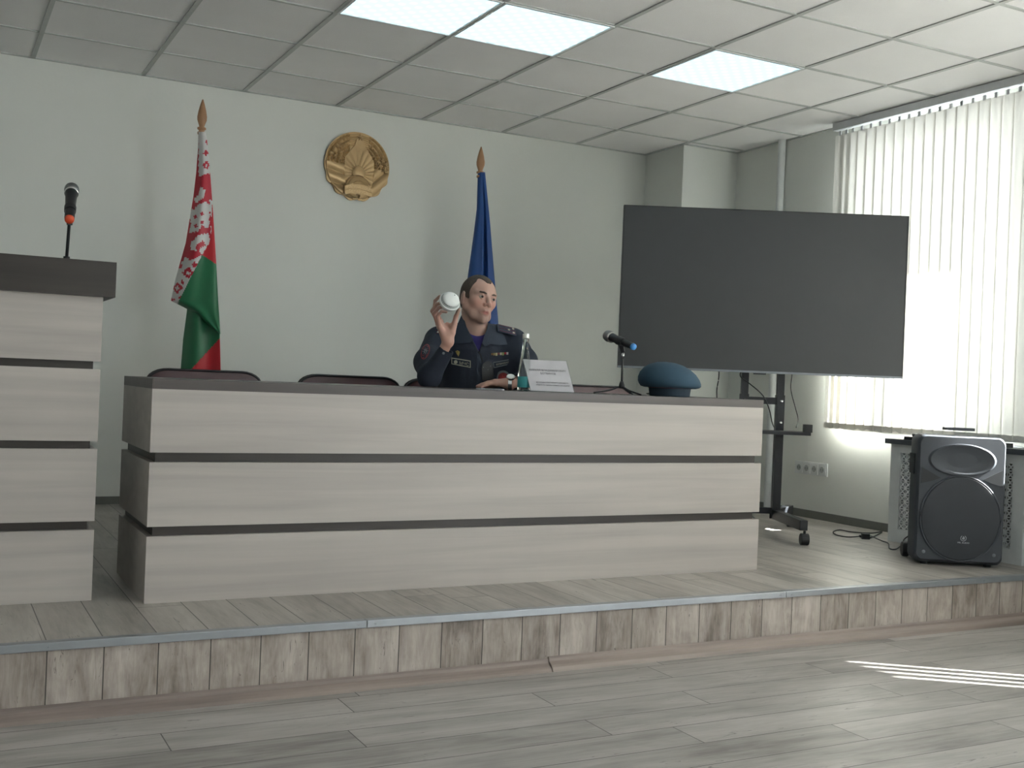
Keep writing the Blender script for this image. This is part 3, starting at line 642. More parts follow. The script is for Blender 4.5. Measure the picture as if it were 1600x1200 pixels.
d1 = (ez*.55+ey*.78+ex*.03).normalized(); tail = at(108.5, 342, 3.86); d1 = (at(112.5, 291, 4.07)-tail).normalized()
mic('microphone', 'black handheld microphone with orange end cap on the lectern gooseneck', tail, d1, .255, M_red2, .0172)
gb = atZ(105, 404, ZL) ; gb = at(104, 405, 3.98); gb.z = ZL
gs = thing('microphone_stand', 'short black gooseneck stand standing on the lectern top', 'microphone stand', gb)
b = nb(); lathe(b, [(.045, 0), (.045, .008), (.012, .016), (.011, .03)], n=28); obj('base', b, M_black, gs, smooth=True, auto=.6)
mid = tail+d1*.075-Vector((0, 0, .0))-gb
b = nb(); tube(b, spline([(0, 0, .02), mid*.35+Vector((0, 0, .01)), mid*.72+Vector((0, 0, -.005)), mid+Vector((0, 0, -.03))], 6), .0055, 10); obj('gooseneck', b, M_black, gs, smooth=True)
b = nb(); T = Matrix.Translation(mid) @ d1.to_track_quat('Z', 'Y').to_matrix().to_4x4()
lathe(b, [(.0178, -.016), (.0196, -.016), (.0202, .016), (.0182, .016)], T, 24, cap=False); cyl(b, mid+Vector((0, 0, -.055)), mid+Vector((0, 0, -.015)), .010, .012); obj('clip', b, M_black, gs, smooth=True, auto=.6)
# desk microphone
ZD = ZS+.7775
tail = at(989, 541.5, 4.80); hd = at(953, 526, 4.97); d2 = (hd-tail).normalized()
mic('microphone', 'black handheld microphone with blue end cap on the desk tripod', tail, d2, .225, M_bluec)
tb = at(971, 612, 4.86); tb.z = ZD
ms = thing('microphone_stand', 'small black folding tripod on the long desk holding a microphone', 'microphone stand', tb)
cl = tail+d2*.10-tb
b = nb(); cyl(b, (0, 0, .03), (0, 0, cl.z-.05), .0048); obj('rod', b, M_black, ms, smooth=True)
b = nb(); lathe(b, [(.014, .03), (.012, .045), (.007, .06), (.006, .06)], n=20); obj('hub', b, M_black, ms, smooth=True)
b = nb(); cyl(b, (0, 0, cl.z-.075), (0, 0, cl.z-.05), .007); obj('thread_sleeve', b, M_chrome, ms, smooth=True)
b = nb(); T = Matrix.Translation(cl) @ d2.to_track_quat('Z', 'Y').to_matrix().to_4x4(); lathe(b, [(.0165, -.025), (.0195, -.025), (.0205, .025), (.0175, .025)], T, 24, cap=False); cyl(b, Vector((0, 0, cl.z-.05)), cl-Vector((0, 0, .014)), .0095, .013); obj('clip', b, M_black, ms, smooth=True, auto=.6)
for k, d in enumerate((-ex*.125-ey*.03, ex*.075-ey*.10, ex*.06+ey*.10)):
    b = nb(); tube(b, spline([(0, 0, .04), d*.4+Vector((0, 0, .02)), d+Vector((0, 0, .004))], 6), .0036, 8); obj('leg', b, M_black, ms, smooth=True)

# ------------------------------------------------------------------ service cap
M_cap = mat('blue grey wool felt', '2f4a5c', .85, bump=(400, .4, .001)); M_capb = mat('dark band cloth', '243543', .85); M_capr = mat('maroon piping', '6d3038', .7)
cp = at(1046, 617, 5.02); cp.z = ZD
cap = thing('peaked_cap', 'blue grey peaked service cap lying on the long desk below the television', 'cap', cp, RZ)
b = nb(); lathe(b, [(.089, .001), (.091, .003), (.093, .02), (.096, .040)], n=48, sy=1.12); obj('band', b, M_capb, cap, smooth=True, auto=.6)
b = nb()
vs = lathe(b, [(.094, .038), (.116, .039), (.132, .043), (.1405, .052), (.1425, .064), (.139, .082), (.127, .104), (.105, .126), (.075, .143), (.040, .153), (.001, .156)], n=64, sy=1.05)
for v in vs:
    k = max(0, (v.co.z-.05)/.1); v.co.x += -.020*k; v.co.z += -.030*v.co.x*(1 if v.co.z > .045 else .3)
obj('crown', b, M_cap, cap, smooth=True)
b = nb(); tube(b, [(.0965*math.cos(a), .0965*1.1*math.sin(a), .039) for a in [2*math.pi*k/48 for k in range(49)]], .0022, 6); obj('piping', b, M_capr, cap, smooth=True)
b = nb(); rr_ = []
for s in range(7):
    u = s/6; rr_.append([b.verts.new(((.092+.045*u*math.sin(a))*math.cos(a), (.1+.055*u*math.sin(a))*math.sin(a), .014-.012*u*math.sin(a))) for a in [math.radians(20+140*k/20) for k in range(21)]])
for A, B in zip(rr_, rr_[1:]):
    for i in range(20): b.faces.new((A[i], A[i+1], B[i+1], B[i]))
bmesh.ops.solidify(b, geom=b.faces[:], thickness=.003); obj('visor', b, M_micb, cap, smooth=True)

# ------------------------------------------------------------------ name card, bottle, notepad
M_paper = mat('white card', 'cfcdd2', .7); M_ink = mat('black ink', '3a3a42', .8); M_acr = mat('clear acrylic', 'e8ecec', .08, trans=.9, spec=.5)
nc = at(857, 612, 4.70); nc.z = ZD
card = thing('name_card', 'white printed name card standing on the long desk beside the bottle', 'name card', nc, RZ+.03)
tilt = Matrix.Rotation(-.30, 4, 'X')
skew = Matrix(((1, 0, -.26, .018), (0, 1, 0, 0), (0, 0, 1, 0), (0, 0, 0, 1)))
b = nb(); box(b, -.092, .092, -.0008, .0008, .004, .142, M=tilt @ skew); obj('printed_card', b, M_paper, card)
b = nb(); box(b, -.095, .095, .001, .003, .0, .144, M=tilt @ skew); box(b, -.092, .098, -.02, .055, 0, .003); obj('acrylic_holder', b, M_acr, card)
for txt, sz, zz in (('КИРИЛЛ ВЛАДИМИРОВИЧ', .0118, .096), ('БОТВИНОВ', .0118, .082), ('начальник Мостовского районного', .0080, .043), ('отдела по чрезвычайным ситуациям', .0080, .031)):
    tm = text_mesh(txt, sz, .0002); tm.transform(tilt @ skew @ Matrix.Translation((.0 if zz > .05 else .008, -.0013, zz)) @ Matrix.Rotation(math.pi/2, 4, 'X')); me_obj('card_text', tm, M_ink, card)
M_bglass = bpy.data.materials.new('clear bottle glass'); M_bglass.use_nodes = True; p = M_bglass.node_tree.nodes['Principled BSDF']; p.inputs['Base Color'].default_value = (.86, .93, .9, 1); p.inputs['Roughness'].default_value = .03; p.inputs['Transmission Weight'].default_value = 1; p.inputs['IOR'].default_value = 1.33
M_lbl = mat('teal bottle label', '2f8c90', .5)
bt = at(818.5, 610, 4.74); bt.z = ZD
bo = thing('water_bottle', 'slim clear glass water bottle with teal label beside the name card', 'bottle', bt)
b = nb(); lathe(b, [(.024, .001), (.028, .004), (.0285, .07), (.0275, .085), (.0215, .13), (.0155, .17), (.0125, .2), (.0125, .222), (.014, .224), (.014, .228), (.0115, .232)], n=32); obj('glass_body', b, M_bglass, bo, smooth=True, auto=.8)
b = nb(); lathe(b, [(.0289, .016), (.0291, .018), (.0291, .060), (.0289, .062)], n=32, cap=False); obj('label_band', b, M_lbl, bo, smooth=True, auto=.8)
b = nb(); lathe(b, [(.0145, .226), (.0152, .228), (.0152, .242), (.0142, .246)], n=24); obj('cap', b, mat('silver screw cap', 'c8cbc6', .3, .6), bo, smooth=True, auto=.6)
b = nb(); box(b, -.055, .055, -.04, .04, 0, .006); for_pages = nb()
npd = at(766, 607, 4.66); npd.z = ZD
nt_ = thing('notepad', 'small white spiral notepad lying on the desk under the left hand', 'notepad', npd, RZ-.1)
obj('pages', b, M_paper, nt_, bevel=.001); box(for_pages, -.056, .056, -.041, .041, -.0, .001); for_pages.free()
b = nb()
for k in range(16): x = -.05+.1*k/15; tube(b, [(x, -.04+.004*math.cos(a), .004+.004*math.sin(a)) for a in [math.radians(360*q/8) for q in range(9)]], .0007, 5)
obj('spiral', b, M_black, nt_)
# ------------------------------------------------------------------ seated person
OP = at(745, 608, 5.2); OP.z = ZS
RP = math.atan2(ex.y, ex.x)
person = thing('person', 'person in dark navy uniform seated at the desk, holding up a white smoke detector', 'person', OP, RP)
exn, eyn, On = np.array(ex), np.array(ey), np.array(OP)
def lp(px, py, D):
    v = np.array(at(px, py, D))-On; return np.array([v@exn, v@eyn, v[2]])
class Field:
    def __init__(s, lo, hi, h):
        s.lo = np.array(lo, float); s.h = h; s.n = np.ceil((np.array(hi)-s.lo)/h).astype(int)+1
        s.F = np.full(s.n, .2, np.float32); s.ax = [s.lo[i]+h*np.arange(s.n[i]) for i in range(3)]
    def blk(s, lo, hi, pad):
        i0 = np.maximum(0, np.floor((np.array(lo)-pad-s.lo)/s.h).astype(int)); i1 = np.minimum(s.n, np.ceil((np.array(hi)+pad-s.lo)/s.h).astype(int)+1)
        i1 = np.maximum(i1, i0+1)
        sl_ = tuple(slice(a, b_) for a, b_ in zip(i0, i1)); g = np.meshgrid(*[s.ax[k][sl_[k]] for k in range(3)], indexing='ij', sparse=True); return sl_, g
    def comb(s, sl_, d, k, mode):
        A = s.F[sl_]
        if mode == 'sub': A, d = -A, d
        h = np.clip(.5+.5*(A-d)/k, 0, 1) if k > 0 else (A > d)*1.
        r = A+(d-A)*h-k*h*(1-h)
        s.F[sl_] = -r if mode == 'sub' else r
    def cone(s, a, b_, ra, rb, k=.01, mode='add', sc=(1, 1, 1)):
        a, b_ = np.array(a, float), np.array(b_, float); m = max(ra, rb)*max(1, 1/min(sc)); sl_, g = s.blk(np.minimum(a, b_)-m, np.maximum(a, b_)+m, k*2+.02)
        ab = b_-a; L = max(ab@ab, 1e-9); q = [g[i]-a[i] for i in range(3)]
        t = np.clip((q[0]*ab[0]+q[1]*ab[1]+q[2]*ab[2])/L, 0, 1)
        d = np.sqrt(sum(((q[i]-t*ab[i])*sc[i])**2 for i in range(3)))-(ra+(rb-ra)*t); s.comb(sl_, d, k, mode)
    def ell(s, c, r, k=.01, R=None, mode='add'):
        c = np.array(c, float); r = np.array(r, float); m = r.max(); sl_, g = s.blk(c-m, c+m, k*2+.02)
        q = [g[i]-c[i] for i in range(3)]
        if R is not None: q = [R[0][i]*q[0]+R[1][i]*q[1]+R[2][i]*q[2] for i in range(3)]
        k0 = np.sqrt(sum((q[i]/r[i])**2 for i in range(3))); k1 = np.sqrt(sum((q[i]/r[i]**2)**2 for i in range(3)))+1e-6
        s.comb(sl_, k0*(k0-1)/k1, k, mode)
    def chain(s, pts, rs, k=.006, sc=(1, 1, 1)):
        for i in range(len(pts)-1): s.cone(pts[i], pts[i+1], rs[i], rs[i+1], k, sc=sc)
    def surf(s, x, z):
        u = (x-s.lo[0])/s.h; w_ = (z-s.lo[2])/s.h; i = int(np.clip(u, 0, s.n[0]-2)); j = int(np.clip(w_, 0, s.n[2]-2)); fu, fw = u-i, w_-j
        col = (s.F[i, :, j]*(1-fu)+s.F[i+1, :, j]*fu)*(1-fw)+(s.F[i, :, j+1]*(1-fu)+s.F[i+1, :, j+1]*fu)*fw
        n = np.where(col < 0)[0]
        if len(n) == 0: return None
        q = n[0]
        if q == 0: return s.ax[1][0]
        a, b_ = col[q-1], col[q]; return s.ax[1][q-1]+s.h*a/(a-b_)
    def mesh(s, name):
        F = s.F; ins = F < 0; cnt = np.zeros(np.array(F.shape)-1, np.int8)
        for dx in (0, 1):
            for dy in (0, 1):
                for dz in (0, 1): cnt += ins[dx:F.shape[0]-1+dx, dy:F.shape[1]-1+dy, dz:F.shape[2]-1+dz]
        act = np.argwhere((cnt > 0) & (cnt < 8)); idx = -np.ones(cnt.shape, np.int32); idx[tuple(act.T)] = np.arange(len(act))
        P = np.zeros((len(act), 3)); W = np.zeros(len(act))
        cor = [(a, b_, c) for a in (0, 1) for b_ in (0, 1) for c in (0, 1)]
        val = {c: F[act[:, 0]+c[0], act[:, 1]+c[1], act[:, 2]+c[2]] for c in cor}
        for c in cor:
            for ax in range(3):
                if c[ax] == 0:
                    e = list(c); e[ax] = 1; e = tuple(e); A, B = val[c], val[e]; m = (A < 0) != (B < 0)
                    t = np.where(m, A/np.where(m, A-B, 1), 0); p = np.tile(np.array(c, float), (len(act), 1)); p[:, ax] = t; P[m] += p[m]; W[m] += 1
        V = (act+P/W[:, None])*s.h+s.lo; Q = []
        for ax in range(3):
            u, v = [(1, 2), (2, 0), (0, 1)][ax]
            sA = [slice(None)]*3; sB = [slice(None)]*3; sA[ax] = slice(0, -1); sB[ax] = slice(1, None); ch = ins[tuple(sA)] != ins[tuple(sB)]
            e = np.argwhere(ch); e = e[(e[:, u] > 0) & (e[:, v] > 0) & (e[:, u] < F.shape[u]-1) & (e[:, v] < F.shape[v]-1)]
            def I(du, dv): q = e.copy(); q[:, u] -= du; q[:, v] -= dv; return idx[q[:, 0], q[:, 1], q[:, 2]]
            f = np.stack([I(1, 1), I(0, 1), I(0, 0), I(1, 0)], 1); fl = ins[e[:, 0], e[:, 1], e[:, 2]]; f[~fl] = f[~fl][:, ::-1]; Q.append(f)
        Q = np.concatenate(Q); Q = Q[(Q >= 0).all(1)]
        me = bpy.data.meshes.new(name); me.from_pydata(V.tolist(), [], Q.tolist()); me.polygons.foreach_set('use_smooth', [True]*len(me.polygons)); return me, V
# ---- head frame
yaw, rol, pit = math.radians(33), math.radians(-8.5), math.radians(-1)
HC = lp(747.5, 468.5, 5.2)
Rh = (Matrix.Rotation(yaw, 3, 'Z') @ Matrix.Rotation(-pit, 3, 'X') @ Matrix.Rotation(-rol, 3, 'Y'))
# head local: x = image right side of face, y = backwards (away from the face), z = up ; face looks to -y
RhN = np.array(Rh)
def hp(x, y, z): return HC+RhN@np.array([x, y, z])
K = lambda x, f, z: hp(x, -f, z)     # f = forward
BLO, BHI = (-.33, -.52, .30), (.36, .30, 1.30)
B = Field(BLO, BHI, .0028)
B.ell(K(0, -.018, .034), (.0745, .094, .083), .01, Rh)
B.ell(K(0, .028, .025), (.064, .06, .062), .02, Rh)
B.ell(K(0, .028, -.028), (.056, .056, .070), .02, Rh)
for s in (-1, 1):
    B.cone(K(s*.054, -.002, -.044), K(s*.038, .035, -.078), .015, .015, .025)
    B.cone(K(s*.038, .035, -.078), K(s*.008, .066, -.095), .014, .014, .025)
    B.ell(K(s*.041, .050, -.014), (.023, .023, .022), .02, Rh)
    B.cone(K(s*.050, .057, .026), K(s*.014, .081, .022), .009, .009, .012)
    B.cone(K(s*.066, -.02, .005), K(s*.058, .0, -.05), .014, .016, .02)
B.ell(K(0, .074, -.095), (.017, .017, .017), .014, Rh)
B.cone(K(0, .060, -.085), K(0, .066, -.058), .022, .024, .015)
for s in (-1, 1): B.ell(K(s*.030, .094, .008), (.017, .014, .011), .012, Rh, 'sub')
for s in (-1, 1):
    B.ell(K(s*.0315, .0705, .008), (.0125, .0125, .0115), .002, Rh)
    B.cone(K(s*.046, .066, .0085), K(s*.031, .0820, .0150), .0045, .0056, .002); B.cone(K(s*.031, .0820, .0150), K(s*.017, .079, .0110), .0056, .0036, .002)
    B.cone(K(s*.045, .066, .003), K(s*.031, .0805, -.0015), .0036, .0040, .002); B.cone(K(s*.031, .0805, -.0015), K(s*.018, .078, .0035), .0040, .0030, .002)
B.cone(K(0, .077, .022), K(0, .102, -.020), .0080, .0092, .010)
B.ell(K(0, .105, -.025), (.0115, .0115, .0105), .006, Rh)
for s in (-1, 1):
    B.ell(K(s*.013, .092, -.028), (.0080, .011, .0080), .005, Rh); B.ell(K(s*.0075, .100, -.037), (.0035, .005, .004), .002, Rh, 'sub')
for a, b_, ra, rb in (((-.025, .075, -.0615), (-.008, .088, -.0565), .0028, .0050), ((-.008, .088, -.0565), (.008, .088, -.0565), .005, .005), ((.008, .088, -.0565), (.025, .075, -.0615), .005, .0028),
                      ((-.023, .075, -.0675), (0, .0865, -.0735), .003, .0062), ((0, .0865, -.0735), (.023, .075, -.0675), .0062, .003)): B.cone(K(*a), K(*b_), ra, rb, .004)
B.cone(K(-.018, .090, -.0645), K(.018, .090, -.0645), .0030, .0030, .002, 'sub')
for s in (-1, 1):   # ears
    Re = Rh @ Matrix.Rotation(s*.35, 3, 'Z') @ Matrix.Rotation(.2, 3, 'X')
    B.ell(K(s*.081, -.010, -.006), (.0085, .020, .032), .006, Re); B.ell(K(s*.090, -.008, .000), (.006, .011, .019), .004, Re, 'sub'); B.ell(K(s*.080, -.004, -.030), (.007, .009, .010), .004, Re)
nb0 = lp(744, 522, 5.235); B.cone(K(0, -.028, -.055), nb0, .056, .062, .02); B.cone(K(0, .02, -.08), nb0+np.array([.005, -.03, -.0]), .03, .04, .02)
# hidden trunk under the clothes
CHs = lp(742, 565, 5.26); B.cone(nb0, CHs, .062, .11, .03); B.cone(CHs+[-.05, 0, 0], CHs+[.05, 0, 0], .09, .09, .03)
B.cone(CHs, CHs+np.array([0, .01, -.22]), .10, .10, .03)
# arms (skin)
SR, ER, WR = lp(684, 534, 5.23), lp(672, 588, 4.90), lp(700, 534, 4.855)
SL_, EL, WL = lp(803, 536, 5.27), lp(831, 588, 5.02), lp(797, 600, 4.83)
B.cone(CHs+[-.06, 0, .06], SR, .05, .045, .03); B.cone(SR, ER, .040, .030, .02); B.cone(ER, WR, .026, .0225, .012)
B.cone(CHs+[.06, 0, .06], SL_, .05, .045, .03); B.cone(SL_, EL, .040, .030, .02); B.cone(EL, WL, .028, .024, .012)
# right hand holding the detector
Wp = WR; cmc = lp(706, 519, 4.85)
mcp = [lp(688.5, 503, 4.885), lp(685.5, 504.5, 4.865), lp(684.5, 507, 4.845), lp(687, 511, 4.825)]
for i, m in enumerate(mcp): B.cone(Wp, m, .019, .0115, .012); 
B.cone(mcp[0], mcp[3], .0115, .010, .008); B.cone(Wp, cmc, .021, .0165, .012); B.cone(lp(699, 520, 4.85), lp(694, 511, 4.86), .019, .014, .012)
fing = [([mcp[0], lp(679, 481, 4.885), lp(680, 470, 4.87), lp(687, 463, 4.85)], [.0105, .0088, .0078, .0068]),
        ([mcp[1], lp(675.5, 486, 4.862), lp(682, 475.5, 4.84), lp(690.5, 473, 4.818)], [.0108, .0092, .0082, .0070]),
        ([mcp[2], lp(678.5, 490, 4.83), lp(686, 480.5, 4.808), lp(695, 479.5, 4.795)], [.0104, .0088, .0078, .0066]),
        ([mcp[3], lp(684, 494, 4.80), lp(690, 486.5, 4.785), lp(697.5, 487.5, 4.782)], [.0096, .0078, .0068, .0058])]
for P_, r_ in fing: B.chain(P_, r_, .0025)
B.chain([cmc, lp(710, 506, 4.85), lp(712.5, 495, 4.845), lp(717, 484, 4.825)], [.0165, .0125, .0102, .0082], .004)
B.cone(lp(707, 511, 4.85), lp(699, 506, 4.86), .010, .008, .012)
# left hand lying on the desk
zt = ZD-ZS
def dk(px, D, z): v = lp(px, 600, D); v[2] = zt+z; return v
WL2 = dk(796, 4.83, .030); B.cone(WL, WL2, .024, .023, .01)
mc = [dk(775, 4.87, .034), dk(773, 4.848, .036), dk(772.5, 4.826, .034), dk(774, 4.806, .029)]
for m in mc: B.cone(WL2, m, .019, .0115, .012)
B.cone(mc[0], mc[3], .0115, .011, .008)
for i, (m, l) in enumerate(zip(mc, (25, 27, 25, 20))):
    D0 = 4.87-.021*i; B.chain([m, dk(773-l*.42, D0-.004, .030-.001*i), dk(773-l*.75, D0-.008, .020), dk(773-l, D0-.010, .012)], [.0105, .009, .0082, .007], .0025)
B.chain([dk(788, 4.86, .028), dk(776, 4.895, .022), dk(766, 4.90, .016), dk(759, 4.895, .012)], [.015, .012, .010, .0085], .004)
B.cone(CHs+np.array([0, .02, -.22]), CHs+np.array([0, .03, -.30]), .12, .12, .02)
bme, BV = B.mesh('body')
H = (BV-HC)@RhN; hx, hf, hz = H[:, 0], -H[:, 1], H[:, 2]
skin = np.array(lin('ba988a')); lip = np.array(lin('a3675f')); stub = np.array(lin('a5877b')); pink = np.array(lin('c58f80'))
colr = np.tile(skin, (len(BV), 1))
def blend(mask, c): 
    global colr
    colr = colr*(1-mask[:, None])+c*mask[:, None]
near = (np.abs(H) < .13).all(1)
blend(near*np.clip((-.035-hz)/.04, 0, 1)*np.clip((hf+.02)/.06, 0, 1)*np.clip((hz+.13)/.02, 0, 1)*.8, stub)
blend(near*np.exp(-((np.abs(hx)-.04)**2+(hz+.025)**2)/.0006)*(hf > .03)*.7, pink)
blend(near*np.exp(-((np.abs(hx))**2+(hz+.028)**2)/.0003)*(hf > .08)*.5, pink)
blend(near*(hf > .074)*np.clip(1.6-np.sqrt((hx/.024)**2+((hz+.0640)/.0110)**2)*1.3, 0, 1), lip)
hand = (BV[:, 2] < 1.10)&(BV[:, 1] < -.15); blend(hand*.35, pink)
ca = bme.color_attributes.new('skin_colour', 'FLOAT_COLOR', 'POINT'); ca.data.foreach_set('color', np.c_[colr, np.ones(len(colr))].astype(np.float32).ravel())
M_skin = bpy.data.materials.new('skin'); M_skin.use_nodes = True; nt = M_skin.node_tree; p = nt.nodes['Principled BSDF']; a = nt.nodes.new('ShaderNodeAttribute'); a.attribute_name = 'skin_colour'
nt.links.new(a.outputs['Color'], p.inputs['Base Color']); p.inputs['Roughness'].default_value = .5; p.inputs['Subsurface Weight'].default_value = .12; p.inputs['Subsurface Radius'].default_value = (.01, .004, .002); p.inputs['Subsurface Scale'].default_value = .5
body = me_obj('body', bme, M_skin, person)
# ---- hair
def hairF():
    f = Field(HC-.15, HC+.15, .0022)
    f.ell(K(0, -.018, .034), (.0772, .0970, .0860), .01, Rh); f.ell(K(0, .026, .027), (.0660, .0615, .0625), .02, Rh)
    for s in (-1, 1): f.cone(K(s*.067, -.02, .005), K(s*.060, -.02, -.035), .015, .014, .02)
    f.cone(K(0, -.05, -.01), K(0, -.045, -.055), .062, .052, .02)
    G = np.stack(np.meshgrid(*f.ax, indexing='ij'), -1)-HC; L = G@RhN; x, fw_, z = L[..., 0], -L[..., 1], L[..., 2]; ax = np.abs(x)
    top = .060+.016*np.exp(-(x/.016)**2)-.030*np.exp(-((ax-.040)/.016)**2)        # forward limit at the top
    side = np.where(z < .020, .026, .026+(z-.02)*.25)
    lim = np.where(ax > .052, side, top-np.clip((.075-z), 0, 1)*1.3)
    lim = np.where(z < .075, np.minimum(lim, side+.004), lim)
    d1_ = (fw_-lim)*.6
    low_ = np.where(fw_ > -.001, -.010, np.where(fw_ > -.030, .020, -.070)); d2_ = (low_-z)*.8
    f.F = np.maximum(np.maximum(f.F, d1_), d2_).astype(np.float32); return f
hm_, _ = hairF().mesh('hair'); M_hair = mat('short brown hair', '4b4038', .75, var=(240, .35), bump=(500, .8, .002)); me_obj('hair', hm_, M_hair, person)
def bshape(name, pts, r, m, parent=person, k=.0015, h=.0012, flat=None):
    P_ = np.array(pts); f = Field(P_.min(0)-max(r)-.004, P_.max(0)+max(r)+.004, h); f.chain(list(P_), r, k); me, _ = f.mesh(name); return me_obj(name, me, m, parent)
for s in (-1, 1): bshape('eyebrow', [K(s*.052, .058, .0235), K(s*.041, .0770, .0275), K(s*.027, .0865, .0268), K(s*.014, .0885, .0235)], [.0022, .0040, .0044, .0034], M_hair)
M_eyew = mat('eye white', 'a8a19c', .25); M_iris = mat('grey brown iris', '3a3430', .2)
for s in (-1, 1):
    b = nb(); bmesh.ops.create_uvsphere(b, u_segments=20, v_segments=12, radius=.0118, matrix=Matrix.Translation(Vector(K(s*.0315, .0740, .0068)))); e = obj('eyeball', b, M_eyew, person, smooth=True)
    g = RhN@np.array([.12, -1, .02]); g = g/np.linalg.norm(g); b = nb(); bmesh.ops.create_uvsphere(b, u_segments=16, v_segments=10, radius=.0074, matrix=Matrix.Translation(Vector(K(s*.0315, .0740, .0068)+g*.0064))); obj('iris', b, M_iris, e, smooth=True)
# ---- t-shirt and jacket
M_jack = mat('navy uniform cloth', '232a38', .8, var=(30, .08), bump=(60, .35, .004)); M_tee = mat('violet blue t-shirt', '3a3578', .85)
JC = CHs
def torso(F, g):
    F.cone(lp(690, 533, 5.25), lp(797, 535, 5.28), .062+g, .062+g, .03); F.cone(lp(722, 525, 5.25), lp(767, 525, 5.27), .060+g, .060+g, .04)
    F.ell(JC+[.0, -.02, .02], (.165+g, .115+g, .13+g), .05); F.ell(JC+[0, -.02, -.14], (.165+g, .125+g, .17+g), .06); F.ell(JC+[0, 0, -.32], (.175+g, .135+g, .12+g), .05)
T_ = Field(JC-[.28, .25, .25], JC+[.28, .25, .30], .006); torso(T_, -.004)
T_.cone(nb0+np.array([0, 0, -.02]), nb0+np.array([-.001, -.0, .022]), .068, .067, .02); T_.cone(nb0+np.array([0, 0, -.0]), K(0, -.028, -.055), .0585, .050, 0, 'sub')
G = T_.ax[2][None, None, :]; T_.F = np.maximum(T_.F, (G-(nb0[2]+.012+.0*G))).astype(np.float32)
tm_, _ = T_.mesh('t_shirt'); me_obj('t_shirt', tm_, M_tee, person)
J = Field((-.36, -.50, .28), (.38, .30, 1.20), .005); torso(J, .006)
J.cone(nb0+np.array([0, 0.005, -.02]), nb0+np.array([0, .01, .03]), .084, .080, .03)
J.cone(lp(684, 533, 5.23), lp(669, 566, 5.05), .064, .061, .03); J.cone(lp(669, 566, 5.05), lp(671, 589, 4.91), .061, .050, .03)
cuffR = lp(697.5, 547, 4.862); J.cone(lp(671, 589, 4.91), cuffR, .048, .034, .025)
J.cone(lp(804, 536, 5.27), lp(819, 565, 5.15), .062, .058, .03); J.cone(lp(819, 565, 5.15), lp(831, 586, 5.02), .058, .048, .03)
cuffL = dk(806, 4.86, .040); J.cone(dk(832, 5.02, .055), cuffL, .05, .036, .03)
J.cone(lp(795, 560, 5.2), lp(803, 602, 5.15), .05, .055, .04)
# creases
rs_ = random.Random(2)
for a, b_ in ((lp(700, 590, 5.07), lp(735, 596, 5.06)), (lp(716, 552, 5.10), lp(738, 575, 5.08)), (lp(800, 548, 5.17), lp(812, 562, 5.1))):
    J.cone(a, b_, .003, .002, .014, 'sub')
XX, YY, ZZ = [J.ax[0][:, None, None], J.ax[1][None, :, None], J.ax[2][None, None, :]]
vt, vb = lp(745, 510, 5.2), lp(748, 549, 5.1); tt = np.clip((ZZ-vb[2])/(vt[2]-vb[2]), -1, 3)
wd = np.abs(XX-(vb[0]+(vt[0]-vb[0])*np.clip(tt, 0, 1)))-.052*tt
J.F = np.maximum(J.F, -np.maximum(wd, YY-nb0[1]+.01)).astype(np.float32)
J.cone(nb0+np.array([0, 0, -.03]), nb0+np.array([0, .0, .12]), .057, .055, .0, 'sub')
neck = (nb0+np.array([.0, 0, .014]))[2]; J.F = np.maximum(J.F, ZZ-neck-.034-.10*(YY-nb0[1])).astype(np.float32)
# cuff openings: cut square, hollowed
ax_ = (WR-ER)/np.linalg.norm(WR-ER)
dR = ((XX-cuffR[0])*ax_[0]+(YY-cuffR[1])*ax_[1]+(ZZ-cuffR[2])*ax_[2]-.004); nearR = np.sqrt((XX-cuffR[0])**2+(YY-cuffR[1])**2+(ZZ-cuffR[2])**2) < .075
J.F = np.where(nearR, np.maximum(J.F, dR), J.F).astype(np.float32)
J.cone(cuffR-ax_*.02, cuffR+ax_*.03, .0275, .0275, 0, 'sub')
ax2 = (WL2-np.array(dk(832, 5.02, .055))); ax2 /= np.linalg.norm(ax2)
dL = ((XX-cuffL[0])*ax2[0]+(YY-cuffL[1])*ax2[1]+(ZZ-cuffL[2])*ax2[2]-.004); nearL = np.sqrt((XX-cuffL[0])**2+(YY-cuffL[1])**2+(ZZ-cuffL[2])**2) < .07
J.F = np.where(nearL, np.maximum(J.F, dL), J.F).astype(np.float32)
J.cone(cuffL-ax2*.02, cuffL+ax2*.03, .029, .029, 0, 'sub')
J.F = np.where(YY < -.12, np.maximum(J.F, (zt+.002)-ZZ), J.F).astype(np.float32)      # sleeves rest on the desk
jm, JV = J.mesh('jacket'); jacket = me_obj('jacket', jm, M_jack, person)
# decals lying on the jacket
def ray_surf(px, py):
    # march along the sight line through this point until the cloth is met
    for D in np.arange(4.6, 5.4, .003):
        q = lp(px, py, D); u = (q-J.lo)/J.h; i = np.floor(u).astype(int)
        if (i < 0).any() or (i >= J.n-1).any(): continue
        f = u-i; c = 0
        for a in (0, 1):
            for b_ in (0, 1):
                for c_ in (0, 1): c += J.F[i[0]+a, i[1]+b_, i[2]+c_]*(f[0] if a else 1-f[0])*(f[1] if b_ else 1-f[1])*(f[2] if c_ else 1-f[2])
        if c < 0: return D
    return 5.15
def plane(pts):
    A = np.array([[x, y, 1] for x, y in pts]); d = np.array([ray_surf(x, y) for x, y in pts]); m = np.median(d); k = np.abs(d-m) < .03
    co = np.linalg.lstsq(A[k], d[k], rcond=None)[0] if k.sum() > 3 else np.array([0, 0, m])
    return lambda q: float(co[0]*q[0]+co[1]*q[1]+co[2])
